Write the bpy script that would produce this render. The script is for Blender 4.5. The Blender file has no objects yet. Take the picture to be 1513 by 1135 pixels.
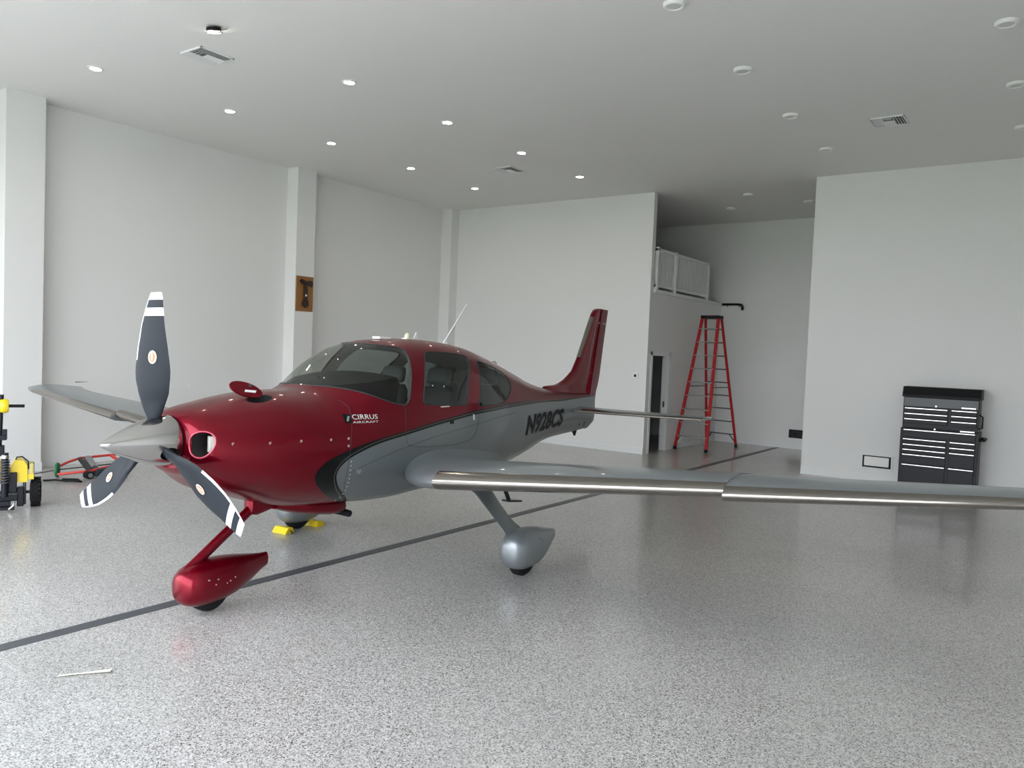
import bpy, bmesh, math, random
import numpy as np
from mathutils import Vector, Matrix
random.seed(7)
S = bpy.context.scene
COL = S.collection
PI = math.pi

# ------------------------------------------------------------------ camera, sky, exposure
cam_d = bpy.data.cameras.new('camera'); cam = bpy.data.objects.new('camera', cam_d); COL.objects.link(cam)
cr = Vector((0.8152, 0.5779, 0.0401)); cu = Vector((-0.0566, 0.0106, 0.9983)); cf = Vector((-0.5765, 0.8161, -0.0413))
cam.matrix_world = Matrix(((cr.x, cu.x, -cf.x, 0), (cr.y, cu.y, -cf.y, 0), (cr.z, cu.z, -cf.z, 2.0386), (0, 0, 0, 1)))
cam_d.sensor_fit = 'HORIZONTAL'; cam_d.sensor_width = 36; cam_d.lens = 36 * 1147.13 / 1513
cam_d.clip_start = 0.05; cam_d.clip_end = 400
S.camera = cam

w = bpy.data.worlds.new('sky'); S.world = w; w.use_nodes = True
nt = w.node_tree; nt.nodes.clear()
wo = nt.nodes.new('ShaderNodeOutputWorld'); bg = nt.nodes.new('ShaderNodeBackground')
tc = nt.nodes.new('ShaderNodeTexCoord'); sx = nt.nodes.new('ShaderNodeSeparateXYZ'); rp = nt.nodes.new('ShaderNodeValToRGB')
rp.color_ramp.elements[0].position = 0.0; rp.color_ramp.elements[0].color = (0.95, 0.97, 1.0, 1)
rp.color_ramp.elements[1].position = 1.0; rp.color_ramp.elements[1].color = (0.645, 0.80, 1.0, 1)
nt.links.new(tc.outputs['Generated'], sx.inputs[0]); nt.links.new(sx.outputs['Z'], rp.inputs[0])
nt.links.new(rp.outputs[0], bg.inputs[0]); bg.inputs[1].default_value = 5.9
nt.links.new(bg.outputs[0], wo.inputs[0])
S.view_settings.view_transform = 'Standard'; S.view_settings.look = 'None'
S.view_settings.exposure = 0.12; S.view_settings.gamma = 1.0; S.view_settings.use_curve_mapping = False
pl = bpy.data.lights.new('door_portal', 'AREA'); pl.shape = 'RECTANGLE'; pl.size = 12.4; pl.size_y = 4.7
pl.cycles.is_portal = True
po = bpy.data.objects.new('door_portal', pl); COL.objects.link(po)
po.location = (-5.45, -0.22, 2.35); po.rotation_euler = (PI / 2, 0, PI)   # faces into the hangar (+Y)
sl_ = bpy.data.lights.new('sun', 'SUN'); sl_.energy = 8.5; sl_.angle = math.radians(.6); sl_.color = (1.0, .96, .90)
so = bpy.data.objects.new('sun', sl_); COL.objects.link(so); so.rotation_euler = Vector((-.62, .06, -.78)).to_track_quat('-Z', 'Y').to_euler()
S.cycles.max_bounces = 10; S.cycles.diffuse_bounces = 6; S.cycles.glossy_bounces = 5; S.cycles.transparent_max_bounces = 16
S.cycles.use_denoising = True
S.cycles.sample_clamp_indirect = 6.0

# ------------------------------------------------------------------ materials
def mat(name, col=(.5, .5, .5), rough=.5, metal=0., coat=0., spec=.5, emit=None, estr=0., coat_rough=.03):
    m = bpy.data.materials.new(name); m.use_nodes = True
    b = m.node_tree.nodes['Principled BSDF']
    b.inputs['Base Color'].default_value = (*col, 1); b.inputs['Roughness'].default_value = rough
    b.inputs['Metallic'].default_value = metal; b.inputs['Coat Weight'].default_value = coat
    b.inputs['Coat Roughness'].default_value = coat_rough; b.inputs['Specular IOR Level'].default_value = spec
    if emit: b.inputs['Emission Color'].default_value = (*emit, 1); b.inputs['Emission Strength'].default_value = estr
    return m
def noise_bump(m, scale=60, strength=.1, dist=.002, coord='Object', colvar=0.):
    t = m.node_tree; b = t.nodes['Principled BSDF']
    c = t.nodes.new('ShaderNodeTexCoord'); n = t.nodes.new('ShaderNodeTexNoise'); n.inputs['Scale'].default_value = scale
    n.inputs['Detail'].default_value = 4
    t.links.new(c.outputs[coord], n.inputs['Vector'])
    bp = t.nodes.new('ShaderNodeBump'); bp.inputs['Strength'].default_value = strength; bp.inputs['Distance'].default_value = dist
    t.links.new(n.outputs['Fac'], bp.inputs['Height']); t.links.new(bp.outputs[0], b.inputs['Normal'])
    if colvar:
        base = b.inputs['Base Color'].default_value[:]
        n2 = t.nodes.new('ShaderNodeTexNoise'); n2.inputs['Scale'].default_value = .6; n2.inputs['Detail'].default_value = 3
        t.links.new(c.outputs[coord], n2.inputs['Vector'])
        mx = t.nodes.new('ShaderNodeMix'); mx.data_type = 'RGBA'
        mx.inputs['A'].default_value = tuple(x * (1 - colvar) for x in base[:3]) + (1,)
        mx.inputs['B'].default_value = tuple(min(1, x * (1 + colvar)) for x in base[:3]) + (1,)
        t.links.new(n2.outputs['Fac'], mx.inputs['Factor']); t.links.new(mx.outputs['Result'], b.inputs['Base Color'])
    return m

M = {}
M['wall'] = noise_bump(mat('wall_paint', (.782, .78, .77), .55, spec=.3), 90, .12, .002, colvar=.02)
M['ceil'] = noise_bump(mat('ceiling_paint', (.785, .78, .758), .75, spec=.2), 45, .35, .004, colvar=.02)
M['white'] = mat('white_trim_paint', (.78, .79, .79), .35)
M['whiteplastic'] = mat('white_plastic', (.85, .85, .83), .4)
M['steelgrey'] = mat('grey_strip', (.085, .09, .10), .45, .3)
M['black'] = mat('black_plastic', (.008, .008, .009), .5, spec=.2)
M['blackmetal'] = mat('black_enamel', (.010, .011, .016), .35, spec=.22)
M['darkgap'] = mat('dark_gap', (.006, .006, .006), .8)
M['rubber'] = noise_bump(mat('rubber', (.012, .012, .013), .8, spec=.2), 150, .2, .001)
M['chrome'] = mat('brushed_metal', (.78, .78, .77), .25, 1.)
M['alum'] = mat('aluminium', (.36, .37, .375), .42, .8)
M['polish'] = mat('polished_spinner', (.50, .49, .475), .14, 1.)
M['titan'] = mat('titanium_strip', (.31, .285, .26), .15, 1.)
M['yellow'] = noise_bump(mat('yellow_paint', (.80, .58, .01), .4, coat=.3), 60, .05)
M['cream'] = mat('tan_plastic', (.62, .52, .20), .5)
M['ladderred'] = mat('fibreglass_red', (.42, .02, .022), .5, spec=.25)
M['redframe'] = mat('red_enamel', (.62, .035, .02), .4, coat=.3)
M['green'] = mat('green_plastic', (.01, .16, .06), .5)
M['ventback'] = mat('duct_grey', (.10, .10, .10), .8)
M['paper'] = mat('paper', (.8, .78, .6), .8)
M['lamp'] = mat('lamp_lens', (1, 1, .95), .4, emit=(1, .93, .80), estr=70.)
M['lampoff'] = mat('lamp_lens_off', (.66, .67, .66), .4)
M['dash'] = noise_bump(mat('dash_vinyl', (.014, .014, .014), .8, spec=.2), 200, .2, .001)
M['liner'] = mat('cabin_liner', (.34, .32, .295), .8)
M['leather'] = noise_bump(mat('seat_leather', (.018, .021, .022), .5), 90, .15, .001)
M['leather2'] = mat('seat_leather_grey', (.06, .068, .072), .5)
M['inside'] = mat('cowl_inside', (.02, .015, .015), .6)
M['baffle'] = mat('baffle_tan', (.62, .60, .54), .6)
M['blade'] = noise_bump(mat('blade_black', (.013, .017, .023), .42, spec=.2), 40, .04, .001)
M['bladewhite'] = mat('blade_white', (.82, .84, .86), .4)
M['logo_red'] = mat('decal_orange', (.72, .20, .10), .5)
M['logo_cream'] = mat('decal_cream', (.80, .66, .55), .5)
M['letter_white'] = mat('letter_white', (.82, .80, .78), .4)
M['letter_black'] = mat('letter_black', (.006, .007, .009), .4, spec=.15)
M['seam'] = mat('seam_dark', (.03, .035, .04), .6)
M['screw'] = mat('screw_metal', (.75, .62, .6), .3, .8)
M['badge'] = mat('badge_silver', (.8, .8, .8), .3, .7)

# aircraft paint colours
RED = (.195, .0005, .011); SIL = (.255, .278, .29)
def paint_nodes(m, red=True):
    b = m.node_tree.nodes['Principled BSDF']
    b.inputs['Coat Weight'].default_value = .42; b.inputs['Coat Roughness'].default_value = .02; b.inputs['Specular IOR Level'].default_value = .2
    b.inputs['Coat IOR'].default_value = 1.5
    return m
M['red'] = paint_nodes(mat('red_metallic_paint', RED, .34, .75))
M['silver'] = paint_nodes(mat('silver_metallic_paint', SIL, .36, .55))
def make_livery():
    m = mat('fuselage_livery', RED, .34, .75); paint_nodes(m)
    t = m.node_tree; b = t.nodes['Principled BSDF']
    def attr(n):
        a = t.nodes.new('ShaderNodeAttribute'); a.attribute_name = n; a.attribute_type = 'GEOMETRY'; return a.outputs['Fac']
    def step(o, lo, hi):
        r = t.nodes.new('ShaderNodeMapRange'); r.inputs['From Min'].default_value = lo; r.inputs['From Max'].default_value = hi
        t.links.new(o, r.inputs['Value']); return r.outputs['Result']
    def mix(f, A, B):
        x = t.nodes.new('ShaderNodeMix'); x.data_type = 'RGBA'; t.links.new(f, x.inputs['Factor'])
        for s, v in (('A', A), ('B', B)):
            if isinstance(v, tuple): x.inputs[s].default_value = (*v, 1)
            else: t.links.new(v, x.inputs[s])
        return x.outputs['Result']
    st = step(attr('stripe'), -.001, .001); si = step(attr('silver'), -.001, .001)
    pin1 = step(attr('silver'), -.026, -.0245); pin2 = step(attr('silver'), -.0195, -.018)
    c = mix(st, RED, (.006, .007, .008))
    sub = t.nodes.new('ShaderNodeMath'); sub.operation = 'SUBTRACT'; t.links.new(pin1, sub.inputs[0]); t.links.new(pin2, sub.inputs[1])
    mul = t.nodes.new('ShaderNodeMath'); mul.operation = 'MULTIPLY'; t.links.new(sub.outputs[0], mul.inputs[0]); t.links.new(st, mul.inputs[1])
    c = mix(mul.outputs[0], c, (.16, .15, .14))
    c = mix(si, c, SIL)
    t.links.new(c, b.inputs['Base Color'])
    return m
M['livery'] = make_livery()

def make_glass(name, tint):
    m = bpy.data.materials.new(name); m.use_nodes = True; t = m.node_tree; t.nodes.clear()
    o = t.nodes.new('ShaderNodeOutputMaterial'); mx = t.nodes.new('ShaderNodeMixShader')
    tr = t.nodes.new('ShaderNodeBsdfTransparent'); tr.inputs[0].default_value = (*tint, 1)
    gl = t.nodes.new('ShaderNodeBsdfGlossy'); gl.inputs['Roughness'].default_value = .015; gl.inputs['Color'].default_value = (.95, .95, .95, 1)
    fr = t.nodes.new('ShaderNodeFresnel'); ge = t.nodes.new('ShaderNodeNewGeometry')
    io = t.nodes.new('ShaderNodeMapRange'); io.inputs['To Min'].default_value = 1.5; io.inputs['To Max'].default_value = 1 / 1.5   # same reflectance from both sides of the thin pane
    t.links.new(ge.outputs['Backfacing'], io.inputs['Value']); t.links.new(io.outputs[0], fr.inputs['IOR'])
    t.links.new(fr.outputs[0], mx.inputs[0]); t.links.new(tr.outputs[0], mx.inputs[1]); t.links.new(gl.outputs[0], mx.inputs[2])
    t.links.new(mx.outputs[0], o.inputs[0]); return m
M['glass'] = make_glass('clear_acrylic', (.70, .73, .69)); M['tint'] = make_glass('tinted_acrylic', (.34, .39, .38))

def make_floor():
    m = mat('terrazzo_epoxy', (.5, .48, .45), .3); t = m.node_tree; b = t.nodes['Principled BSDF']
    b.inputs['Coat Weight'].default_value = .42; b.inputs['Coat Roughness'].default_value = .10
    c = t.nodes.new('ShaderNodeTexCoord')
    def vor(scale):
        v = t.nodes.new('ShaderNodeTexVoronoi'); v.inputs['Scale'].default_value = scale; t.links.new(c.outputs['Object'], v.inputs['Vector'])
        s = t.nodes.new('ShaderNodeSeparateColor'); t.links.new(v.outputs['Color'], s.inputs[0]); return s
    def ramp(src, stops):
        r = t.nodes.new('ShaderNodeValToRGB'); r.color_ramp.interpolation = 'CONSTANT'
        e = r.color_ramp.elements
        e[0].position = stops[0][0]; e[0].color = (*stops[0][1], 1); e[1].position = stops[1][0]; e[1].color = (*stops[1][1], 1)
        for p, col in stops[2:]:
            k = e.new(p); k.color = (*col, 1)
        t.links.new(src, r.inputs[0]); return r.outputs[0]
    v1 = vor(120); v2 = vor(165)
    base = ramp(v1.outputs[0], [(0, (.30, .278, .252)), (.16, (.40, .378, .35)), (.45, (.50, .478, .45)), (.78, (.60, .578, .55))])
    speck = ramp(v2.outputs[1], [(0, (1, 1, 1)), (.085, (.55, .55, .55)), (.17, (.0, .0, .0))])
    mx = t.nodes.new('ShaderNodeMix'); mx.data_type = 'RGBA'
    t.links.new(speck, mx.inputs['Factor']); t.links.new(base, mx.inputs['A']); mx.inputs['B'].default_value = (.06, .057, .056, 1)
    n = t.nodes.new('ShaderNodeTexNoise'); n.inputs['Scale'].default_value = .5; n.inputs['Detail'].default_value = 5
    t.links.new(c.outputs['Object'], n.inputs['Vector'])
    mr = t.nodes.new('ShaderNodeMapRange'); mr.inputs['To Min'].default_value = .92; mr.inputs['To Max'].default_value = 1.14
    mr.inputs['From Min'].default_value = .3; mr.inputs['From Max'].default_value = .7; t.links.new(n.outputs['Fac'], mr.inputs['Value'])
    ml = t.nodes.new('ShaderNodeMix'); ml.data_type = 'RGBA'; ml.blend_type = 'MULTIPLY'; ml.inputs['Factor'].default_value = 1
    t.links.new(mx.outputs['Result'], ml.inputs['A']); t.links.new(mr.outputs[0], ml.inputs['B'])
    t.links.new(ml.outputs['Result'], b.inputs['Base Color'])
    bp = t.nodes.new('ShaderNodeBump'); bp.inputs['Strength'].default_value = .04; bp.inputs['Distance'].default_value = .002
    t.links.new(n.outputs['Fac'], bp.inputs['Height'])
    return m
M['floor'] = make_floor()
def make_ground():
    m = mat('apron_concrete', (.5, .49, .46), .9, spec=.1); t = m.node_tree; b = t.nodes['Principled BSDF']
    c = t.nodes.new('ShaderNodeTexCoord'); s = t.nodes.new('ShaderNodeSeparateXYZ'); t.links.new(c.outputs['Object'], s.inputs[0])
    mr = t.nodes.new('ShaderNodeMapRange'); mr.inputs['From Min'].default_value = -15.0; mr.inputs['From Max'].default_value = -14.5
    t.links.new(s.outputs['Y'], mr.inputs['Value'])
    n = t.nodes.new('ShaderNodeTexNoise'); n.inputs['Scale'].default_value = 1.2; n.inputs['Detail'].default_value = 6; t.links.new(c.outputs['Object'], n.inputs['Vector'])
    g = t.nodes.new('ShaderNodeMix'); g.data_type = 'RGBA'; g.inputs['A'].default_value = (.07, .11, .03, 1); g.inputs['B'].default_value = (.14, .19, .06, 1)
    t.links.new(n.outputs['Fac'], g.inputs['Factor'])
    k = t.nodes.new('ShaderNodeMix'); k.data_type = 'RGBA'; t.links.new(mr.outputs[0], k.inputs['Factor'])
    t.links.new(g.outputs['Result'], k.inputs['A']); k.inputs['B'].default_value = (.46, .45, .42, 1)
    t.links.new(k.outputs['Result'], b.inputs['Base Color']); return m
M['ground'] = make_ground()
def make_wood():
    m = mat('stained_wood', (.30, .13, .03), .5, coat=.2); t = m.node_tree; b = t.nodes['Principled BSDF']
    c = t.nodes.new('ShaderNodeTexCoord'); mp = t.nodes.new('ShaderNodeMapping'); mp.inputs['Scale'].default_value = (1, 12, 1.2)
    n = t.nodes.new('ShaderNodeTexNoise'); n.inputs['Scale'].default_value = 4; n.inputs['Detail'].default_value = 6
    t.links.new(c.outputs['Object'], mp.inputs[0]); t.links.new(mp.outputs[0], n.inputs['Vector'])
    r = t.nodes.new('ShaderNodeValToRGB'); r.color_ramp.elements[0].color = (.17, .06, .012, 1); r.color_ramp.elements[1].color = (.42, .19, .05, 1)
    t.links.new(n.outputs['Fac'], r.inputs[0]); t.links.new(r.outputs[0], b.inputs['Base Color']); return m
M['wood'] = make_wood()

# ------------------------------------------------------------------ helpers
def link(name, me, m=None, parent=None, smooth=None, loc=None, rot=None):
    o = bpy.data.objects.new(name, me); COL.objects.link(o)
    if m is not None:
        for q in (m if isinstance(m, (list, tuple)) else [m]): me.materials.append(q)
    if smooth is not None:
        me.polygons.foreach_set('use_smooth', [True] * len(me.polygons))
        if smooth < 180: me.set_sharp_from_angle(angle=math.radians(smooth))
    if parent is not None: o.parent = parent
    if loc is not None: o.location = loc
    if rot is not None: o.rotation_euler = rot
    return o
def tag(o, label=None, cat=None, group=None, kind=None):
    if label: o['label'] = label
    if cat: o['category'] = cat
    if group: o['group'] = group
    if kind: o['kind'] = kind
    return o
def empty(name, loc=(0, 0, 0), rz=0, label=None, cat=None, group=None):
    o = bpy.data.objects.new(name, None); COL.objects.link(o); o.location = loc; o.rotation_euler = (0, 0, rz)
    o.empty_display_size = .1
    return tag(o, label, cat, group)

class MB:
    def __init__(self): self.bm = bmesh.new(); self.mi = 0
    def _fin(self, geom):
        for f in geom: f.material_index = self.mi
    def box(self, lo, hi, bev=0.):
        lo = Vector(lo); hi = Vector(hi)
        t = bmesh.new(); bmesh.ops.create_cube(t, size=1)
        for v in t.verts: v.co = Vector((lo[i] + (v.co[i] + .5) * (hi[i] - lo[i]) for i in range(3)))
        if bev: bmesh.ops.bevel(t, geom=t.edges[:], offset=bev, segments=2, affect='EDGES', profile=.5)
        self.join(t); return self
    def obox(self, c, size, R=None, bev=0.):
        t = bmesh.new(); bmesh.ops.create_cube(t, size=1)
        for v in t.verts: v.co = Vector((v.co[i] * size[i] for i in range(3)))
        if bev: bmesh.ops.bevel(t, geom=t.edges[:], offset=bev, segments=2, affect='EDGES', profile=.5)
        for v in t.verts: v.co = (R @ v.co if R is not None else v.co) + Vector(c)
        self.join(t); return self
    def bar(self, p, q, wd, th, up=(0, 0, 1), bev=0.):
        p = Vector(p); q = Vector(q); z = (q - p); ln = z.length; z.normalize(); x = Vector(up).cross(z)
        if x.length < 1e-4: x = Vector((1, 0, 0)).cross(z)
        x.normalize(); y = z.cross(x); R = Matrix((x, y, z)).transposed()
        return self.obox((p + q) / 2, (wd, th, ln), R, bev)
    def cyl(self, p, q, r, r2=None, n=16, caps=True):
        p = Vector(p); q = Vector(q); z = (q - p); ln = z.length; z.normalize()
        R = z.to_track_quat('Z', 'Y').to_matrix()
        t = bmesh.new(); bmesh.ops.create_cone(t, cap_ends=caps, segments=n, radius1=r, radius2=r if r2 is None else r2, depth=ln)
        for v in t.verts: v.co = R @ v.co + (p + q) / 2
        self.join(t); return self
    def tube(self, pts, r, n=8, closed=False):
        pts = [Vector(p) for p in pts]; rings = []; N = len(pts)
        rr = r if isinstance(r, (list, tuple)) else [r] * N
        up = None
        for i, p in enumerate(pts):
            a = pts[(i - 1) % N] if (i > 0 or closed) else p; b = pts[(i + 1) % N] if (i < N - 1 or closed) else p
            d = (b - a).normalized()
            if up is None:
                up = Vector((0, 0, 1)) if abs(d.z) < .9 else Vector((1, 0, 0))
            x = up.cross(d).normalized(); y = d.cross(x); up = y
            rings.append([self.bm.verts.new(p + (x * math.cos(2 * PI * k / n) + y * math.sin(2 * PI * k / n)) * rr[i]) for k in range(n)])
        for i in range(N if closed else N - 1):
            A = rings[i]; B = rings[(i + 1) % N]
            for k in range(n):
                f = self.bm.faces.new((A[k], A[(k + 1) % n], B[(k + 1) % n], B[k])); f.material_index = self.mi
        if not closed:
            self.bm.faces.new(rings[0][::-1]).material_index = self.mi; self.bm.faces.new(rings[-1]).material_index = self.mi
        return self
    def lathe(self, c, axis, prof, n=32):
        # prof: (distance along axis, radius)
        axis = Vector(axis).normalized(); R = axis.to_track_quat('Z', 'Y').to_matrix(); c = Vector(c); rings = []
        for h, r in prof:
            if r < 1e-5: rings.append([self.bm.verts.new(c + axis * h)])
            else: rings.append([self.bm.verts.new(c + R @ Vector((r * math.cos(2 * PI * k / n), r * math.sin(2 * PI * k / n), h))) for k in range(n)])
        for A, B in zip(rings, rings[1:]):
            for k in range(n):
                a = [A[0]] if len(A) == 1 else [A[k], A[(k + 1) % n]]; b = [B[0]] if len(B) == 1 else [B[(k + 1) % n], B[k]]
                if len(a) + len(b) > 2:
                    self.bm.faces.new(a + b).material_index = self.mi
        return self
    def poly(self, pts):
        self.bm.faces.new([self.bm.verts.new(p) for p in pts]).material_index = self.mi; return self
    def prism(self, pts, off):
        off = Vector(off); a = [self.bm.verts.new(Vector(p)) for p in pts]; b = [self.bm.verts.new(Vector(p) + off) for p in pts]
        n = len(pts); self.bm.faces.new(a[::-1]).material_index = self.mi; self.bm.faces.new(b).material_index = self.mi
        for k in range(n): self.bm.faces.new((a[k], a[(k + 1) % n], b[(k + 1) % n], b[k])).material_index = self.mi
        return self
    def loft(self, rings, cap=True, closed=True):
        R = [[self.bm.verts.new(p) for p in r] for r in rings]; n = len(R[0])
        for A, B in zip(R, R[1:]):
            for k in range(n if closed else n - 1):
                try: self.bm.faces.new((A[k], A[(k + 1) % n], B[(k + 1) % n], B[k])).material_index = self.mi
                except ValueError: pass
        if cap and closed:
            for r, fl in ((R[0], True), (R[-1], False)):
                try: self.bm.faces.new(r[::-1] if fl else r).material_index = self.mi
                except ValueError: pass
        return self
    def join(self, t):
        mp = {v: self.bm.verts.new(v.co) for v in t.verts}
        for f in t.faces:
            try: self.bm.faces.new([mp[v] for v in f.verts]).material_index = self.mi
            except ValueError: pass
        t.free()
    def build(self, name, m, parent=None, smooth=None, loc=None, rot=None, recalc=True):
        if recalc: bmesh.ops.recalc_face_normals(self.bm, faces=self.bm.faces[:])
        me = bpy.data.meshes.new(name); self.bm.to_mesh(me); self.bm.free()
        return link(name, me, m, parent, smooth, loc, rot)
def sbox(name, lo, hi, m, label=None, parent=None):
    o = MB().box(lo, hi).build(name, m, parent)
    if parent is None: tag(o, label, None, None, 'structure')
    return o
def struct(mb, name, m, smooth=None, label=None):
    return tag(mb.build(name, m, None, smooth), label, None, None, 'structure')
def copy_tree(o, parent=None):
    c = o.copy(); COL.objects.link(c)
    if parent is not None: c.parent = parent; c.matrix_parent_inverse = Matrix.Identity(4)
    for ch in list(o.children): copy_tree(ch, c)
    return c

# ------------------------------------------------------------------ the hangar
H = 5.456; XL = -12.59; XP = -12.28; YB = 14.86; XE = -7.072; XR = -3.857; YA = 18.96; XW = 1.66; YF = -0.30; LOFT = 3.42
sbox('floor', (XL - .3, YF - .35, -.2), (XW + .3, YA + .3, 0), M['floor'], 'speckled terrazzo epoxy hangar floor')
sbox('floor_strip', (-5.536, YF - .2, -.01), (-5.417, YA, .003), M['steelgrey'], 'dark grey strip set in the floor under the airplane')
sbox('ceiling', (XL - .3, YF - .35, H), (XW + .3, YA + .3, H + .2), M['ceil'], 'flat pale grey hangar ceiling')
sbox('wall_left', (XL - .3, YF - .35, 0), (XL, YA + .3, H), M['wall'], 'long white left wall with pilasters')
sbox('wall_right', (XW, YF - .35, 0), (XW + .3, YB + .2, H), M['wall'])
sbox('wall_back', (XL, YB, 0), (XE, YB + .145, H), M['wall'], 'white back wall left of the alcove')
sbox('wall_alcove', (XL, YA, 0), (XW, YA + .3, H), M['wall'], 'shaded wall at the end of the alcove')
sbox('wall_center', (XR, YB, 0), (XW, YB + .145, H), M['wall'], 'white wall behind the tool chest')
sbox('wall_alcove_right', (XR, YB + .145, 0), (XR + .13, YA, H), M['wall'])
# side wall below the loft with its door opening
b = MB(); b.box((XE - .13, YB + .145, 0), (XE, 15.08, LOFT - .25)).box((XE - .13, 15.96, 0), (XE, YA, LOFT - .25)).box((XE - .13, 15.08, 2.10), (XE, 15.96, LOFT - .25))
struct(b, 'wall_loft', M['wall'], label='side wall below the loft with an open doorway')
sbox('floor_loft', (XL, YB + .145, LOFT - .25), (XE, YA, LOFT), M['wall'], 'loft floor slab behind the railing')
# front with the big door opening
b = MB(); b.box((XL, YF - .3, 4.7), (XW, YF, H)).box((XL, YF - .3, 0), (-11.75, YF, 4.7)).box((0.85, YF - .3, 0), (XW, YF, 4.7))
struct(b, 'wall_front', M['wall'])
b = MB().box((-90, -120, -.12), (80, YF - .35, -.02)); struct(b, 'ground', M['ground'])
# pilasters on the left wall
for k, (y0, y1) in enumerate([(.43, .9), (4.83, 5.35), (9.93, 10.385), (14.58, YB)]):
    o = sbox('pilaster', (XL, y0, 0), (XP, y1, H), M['wall'], ['', 'nearest white pilaster at the left edge', 'white pilaster that carries the wooden plaque', 'white pilaster in the far left corner'][k] or None)
    if k: pass
    sbox('baseboard', (XL, y0 - .012, 0), (XP + .014, y1 + (.012 if k < 3 else 0), .13), M['white'], None, o)
# baseboards
def bb(name, lo, hi): sbox(name, lo, hi, M['white'])
for k, (y0, y1) in enumerate([(.91, 4.815), (5.365, 9.915), (10.4, 14.565)]): bb('baseboard_left_%d' % (k + 1), (XL, y0, 0), (XL + .014, y1, .13))
bb('baseboard_back', (XP + .016, YB - .014, 0), (XE, YB, .13))
bb('baseboard_alcove', (XE, YA - .014, 0), (XR, YA, .13))
bb('baseboard_center', (XR, YB - .014, 0), (XW, YB, .13))
bb('baseboard_loft', (XE, 16.06, 0), (XE + .014, YA - .016, .13))
# doorway under the loft: casing, jamb, strike plate
d = MB().box((XE - .14, 15.08, 0), (XE + .02, 15.1, 2.09)).box((XE - .14, 15.94, 0), (XE + .02, 15.96, 2.09)).box((XE - .14, 15.08, 2.08), (XE + .02, 15.96, 2.1)).build('door_1', M['white'])
tag(d, 'white framed doorway open to a dark room under the loft', None, None, 'structure')
MB().box((XE, 15.02, 0), (XE + .018, 15.09, 2.165)).box((XE, 15.95, 0), (XE + .018, 16.03, 2.165)).box((XE, 15.02, 2.095), (XE + .018, 16.03, 2.165)).build('casing', M['white'], d)
MB().box((XE - .09, 15.934, .95), (XE - .05, 15.941, 1.08)).build('strike_plate', M['steelgrey'], d)
# unseen near-black partition that keeps the room behind the doorway dark
sbox('shade_partition', (-9.6, YB + .145, 0), (-9.5, YA, LOFT - .25), mat('shade_dark', (.05, .06, .06), .8))
sbox('loft_light_blocker', (-9.5, YB + .145, LOFT), (-9.4, YA, H), mat('loft_absorber', (.07, .065, .055), .9))  # hidden dark partition added to soak up bounced light in the loft
sbox('loft_dark_sheet', (-9.4, YB + .146, LOFT), (XE - .06, YA, LOFT + .012), mat('loft_dark_cover', (.05, .045, .04), .95))  # unseen dark sheet added over the slab so the loft stays dim
sbox('trim_loft', (XE + .0, YB + .15, LOFT - .02), (XE + .05, YA, LOFT + .05), M['white'], 'white edge board along the loft floor')

# loft railing
rl = empty('loft_railing', (XE, 15.05, LOFT), 0, 'white baluster railing along the edge of the loft', 'railing')
L0, L1 = .02, 2.95; zt = .92
MB().box((-.045, L0, zt - .06), (.045, L1, zt), .008).build('top_rail', M['white'], rl)
MB().box((-.03, L0, .11), (.03, L1, .17), .006).build('bottom_rail', M['white'], rl)
for y in (L0 + .045, .98, L1 - .045): MB().box((-.045, y - .045, .05), (.045, y + .045, zt + .02), .006).build('post', M['white'], rl)
bal = bpy.data.meshes.new('baluster'); bm_ = bmesh.new(); bmesh.ops.create_cube(bm_, size=1)
for v in bm_.verts: v.co = Vector((v.co.x * .03, v.co.y * .03, v.co.z * (zt - .2) + .17 + (zt - .2) / 2 - .02))
bm_.to_mesh(bal); bm_.free(); bal.materials.append(M['white'])
y = L0 + .14
while y < L1 - .1:
    if abs(y - .98) > .08:
        o = bpy.data.objects.new('baluster', bal); COL.objects.link(o); o.parent = rl; o.location = (0, y, 0)
    y += .105
# black handrail on the alcove end wall
hr = MB().tube([(XE + .03, YA - .045, LOFT + .015), (-6.62, YA - .045, LOFT + .015), (-6.53, YA - .05, LOFT + .005), (-6.505, YA - .05, LOFT - .05), (-6.505, YA - .05, LOFT - .13)], .03, 10).build('handrail', M['black'], None, 60)
tag(hr, 'short black handrail with a down-turned end on the alcove wall', 'handrail')
MB().cyl((-6.9, YA - .045, LOFT + .01), (-6.9, YA, LOFT - .03), .012).build('bracket', M['black'], hr, 60)
MB().cyl((-6.6, YA - .045, LOFT + .01), (-6.6, YA, LOFT - .03), .012).build('bracket', M['black'], hr, 60)

# ------------------------------------------------------------------ ceiling fixtures
LX = (-10.325, -7.765, -3.25, -.634); LY = [5.083 + 1.972 * i for i in range(5)]
def ceiling_light(x, y, lit, label, group, tilt=None):
    e = empty('recessed_light', (x, y, H), 0, label, 'ceiling light', group)
    drop = .035 if not lit else .012
    r0, r1 = (.095, .07) if lit else (.105, .075)
    a = MB().lathe((0, 0, 0), (0, 0, -1), [(0, r0), (drop * .6, r0), (drop, r0 - .012), (drop, r1), (drop - .008, r1 - .004)], 28).build('trim_ring', M['whiteplastic'], e, 40)
    c = MB().lathe((0, 0, 0), (0, 0, -1), [(drop - .008, r1 - .004), (drop - .006, r1 * .6), (drop - .005, 0)], 28).build('lens', M['lamp' if lit else 'lampoff'], e, 40)
    if tilt:
        e.rotation_euler = tilt; e.location.z = H - .055
        h = MB().cyl((0, 0, .045), (0, 0, .005), .075, .08, 20).cyl((.03, .0, .052), (.03, 0, .02), .02).build('housing_can', M['black'], e, 40)
    return e
ordn = ['first', 'second', 'third', 'fourth', 'fifth']
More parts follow.
